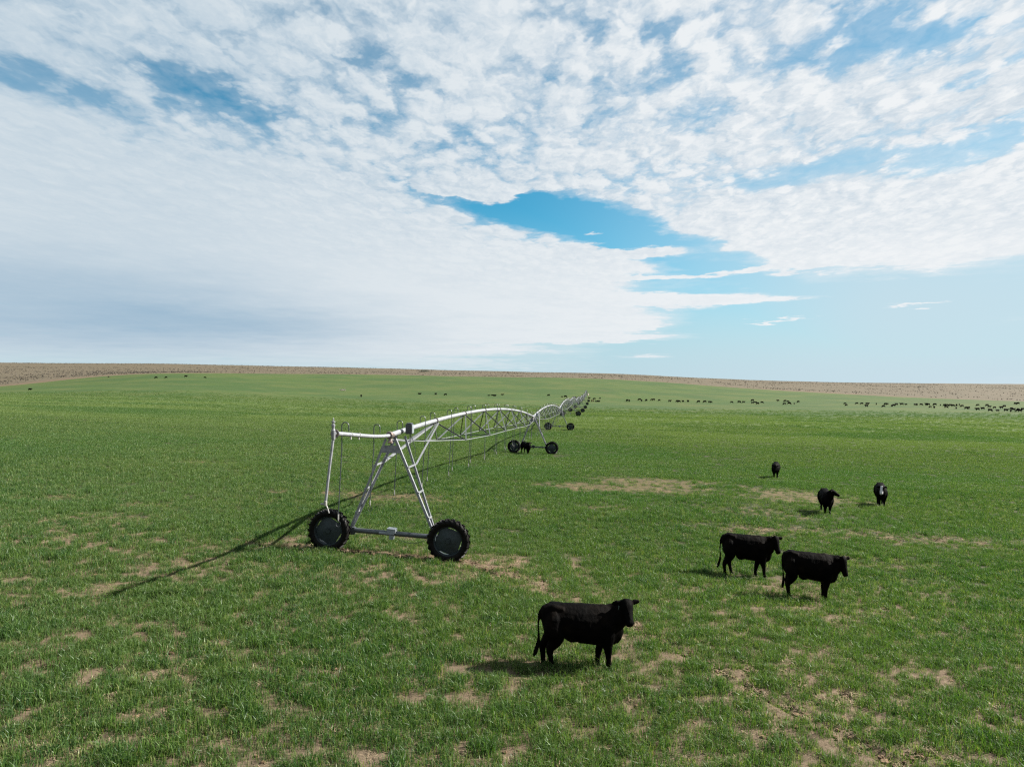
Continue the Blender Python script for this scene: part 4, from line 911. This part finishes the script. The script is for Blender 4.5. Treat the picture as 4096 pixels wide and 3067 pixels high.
ROW1 = [(2508, 1606), (2517, 1607), (2558, 1602), (2567, 1606), (2585, 1605), (2606, 1602), (2614, 1603), (2637, 1604), (2679, 1608), (2709, 1608), (2716, 1610), (2732, 1609), (2752, 1609), (2794, 1611), (2819, 1611), (2838, 1612), (2846, 1611)]
ROW2 = [(2927, 1612), (2957, 1612), (2974, 1612), (3010, 1605), (3010, 1615), (3018, 1613), (3026, 1613), (3031, 1618), (3048, 1613), (3112, 1606), (3140, 1608), (3152, 1609), (3138, 1619), (3157, 1618), (3177, 1617), (3193, 1611)]
ROW3 = [(3380, 1617), (3385, 1624), (3427, 1617), (3447, 1618), (3469, 1620), (3466, 1628), (3505, 1619), (3534, 1629), (3542, 1620), (3548, 1620), (3567, 1627), (3576, 1626), (3586, 1621), (3607, 1621), (3624, 1621)]
ROW4 = [(3660, 1622), (3668, 1622), (3685, 1622), (3706, 1622), (3713, 1622), (3721, 1631), (3737, 1633), (3739, 1622), (3762, 1623), (3779, 1624), (3787, 1625), (3795, 1625), (3803, 1625), (3812, 1626), (3785, 1632), (3826, 1625), (3825, 1636), (3837, 1623), (3848, 1628), (3866, 1637), (3873, 1635)]
ROW5 = [(3911, 1624), (3910, 1642), (3931, 1639), (3948, 1625), (3957, 1631), (3961, 1646), (3978, 1634), (3991, 1647), (4005, 1635), (4017, 1629), (4024, 1646), (4046, 1638), (4053, 1643), (4043, 1648), (4062, 1618), (4071, 1618), (4069, 1647), (4073, 1641), (4079, 1648), (4087, 1643), (4092, 1641)]
ORD = ['first', 'second', 'third', 'fourth', 'fifth', 'sixth', 'seventh', 'eighth', 'ninth', 'tenth', 'eleventh', 'twelfth', 'thirteenth', 'fourteenth', 'fifteenth', 'sixteenth', 'seventeenth', 'eighteenth', 'nineteenth', 'twentieth', 'twenty-first']
def herd(lst, where, grp):
    lst = sorted(lst)
    for i, e in enumerate(lst):
        u, v = e[0], e[1]; r_ = random.random(); kd = e[2] if len(e) > 2 else ('s' if r_ < .3 else 'g')
        hd = e[3] if len(e) > 3 else random.choice((0, 180, 5, 170, 190, -10, 60, 120)) + random.uniform(-15, 15)
        mesh = FAR[{'s': 'stand', 'g': random.choice(('graze', 'graze2')), 'l': 'lie', 'r': 'red'}[kd]]
        x, y, z = px_ground(u, v); o = bpy.data.objects.new('cow', mesh); COL.objects.link(o)
        o.location = (x, y, z - .04); o.rotation_euler = (0, 0, R(hd)); sc = random.choice((1, 1, 1, .8)) * random.uniform(.88, 1.12); o.scale = (sc,) * 3
        word = {'s': 'black cow standing', 'g': 'black cow grazing', 'l': 'black cow lying down', 'r': 'reddish brown cow standing'}[kd]
        o['label'] = f'tiny {word}, {ORD[i]} from the left {where}'; o['category'] = 'cow'; o['group'] = grp
herd(HILL, 'on the left grass rise', 'far cattle on the left rise')
herd(MID, 'between rise and irrigator tip', 'far cattle behind the irrigator')
herd(PIVC, 'at the irrigator far tip', 'far cattle at the irrigator far end')
herd(ROW1, 'in the row right of the irrigator', 'far cattle in the first row right of the irrigator')
herd(ROW2, 'in the second far cluster rightward', 'far cattle in the second cluster')
herd(ROW3, 'in the third far cluster rightward', 'far cattle in the third cluster')
herd(ROW4, 'in the fourth far cluster rightward', 'far cattle in the fourth cluster')
herd(ROW5, 'in the cluster at the right edge', 'far cattle at the right edge')

# a pale dead bush with bleached stems out in the field on the left
def dead_bush():
    x, y, z = px_ground(1372, 1562); m = MB(); r = random.Random(3)
    for i in range(60):
        a = r.uniform(0, 6.28); e = r.uniform(.25, 1.4); L = r.uniform(.8, 1.9); d = Vector((math.cos(a) * math.cos(e) * 1.3, math.sin(a) * math.cos(e), math.sin(e) * .8)) * L
        b = Vector((r.uniform(-1.2, 1.2), r.uniform(-.4, .4), 0)); m.tube([b, b + d * .5 + Vector((0, 0, .1)), b + d], [.06, .04, .02], 4)
    o = m.build('dead_bush', pmat('bleached_wood', (.30, .28, .25), (.13, .11, .09), .9), loc=(x, y, z)); o['label'] = 'pale grey dead bush out in the field on the left'; o['category'] = 'bush'
dead_bush()
def far_tree():
    x, y, z = px_ground(1698, 1487.5); e = bpy.data.objects.new('juniper_tree', None); COL.objects.link(e); e.location = (x, y, z); e['label'] = 'low dark juniper on the tan skyline near the middle'; e['category'] = 'tree'
    t = MB(); t.tube([(0, 0, -.3), (.2, 0, 1.2), (.1, 0, 2.4)], [.3, .22, .1], 7); t.build('trunk', pmat('bark', (.10, .07, .05), None, .9), e)
    c = MB(); r = random.Random(5)
    for i in range(700):
        p = Vector((r.gauss(0, 3.6), r.gauss(0, 1.4), 1.7 + r.gauss(0, .55) - 0.0)); p.z = max(.3, p.z - abs(p.x) * .12); a = Vector((r.gauss(0, 1), r.gauss(0, 1), r.gauss(0, 1))).normalized() * .35; b = a.orthogonal().normalized() * .3
        k = len(c.v); c.v += [tuple(p - a), tuple(p + b), tuple(p + a), tuple(p - b)]; c.addf((k, k + 1, k + 2, k + 3))
    c.build('crown', pmat('juniper_needles', (.025, .035, .022), (.04, .05, .03), .9), e, smooth=False)
far_tree()
print('scene built')
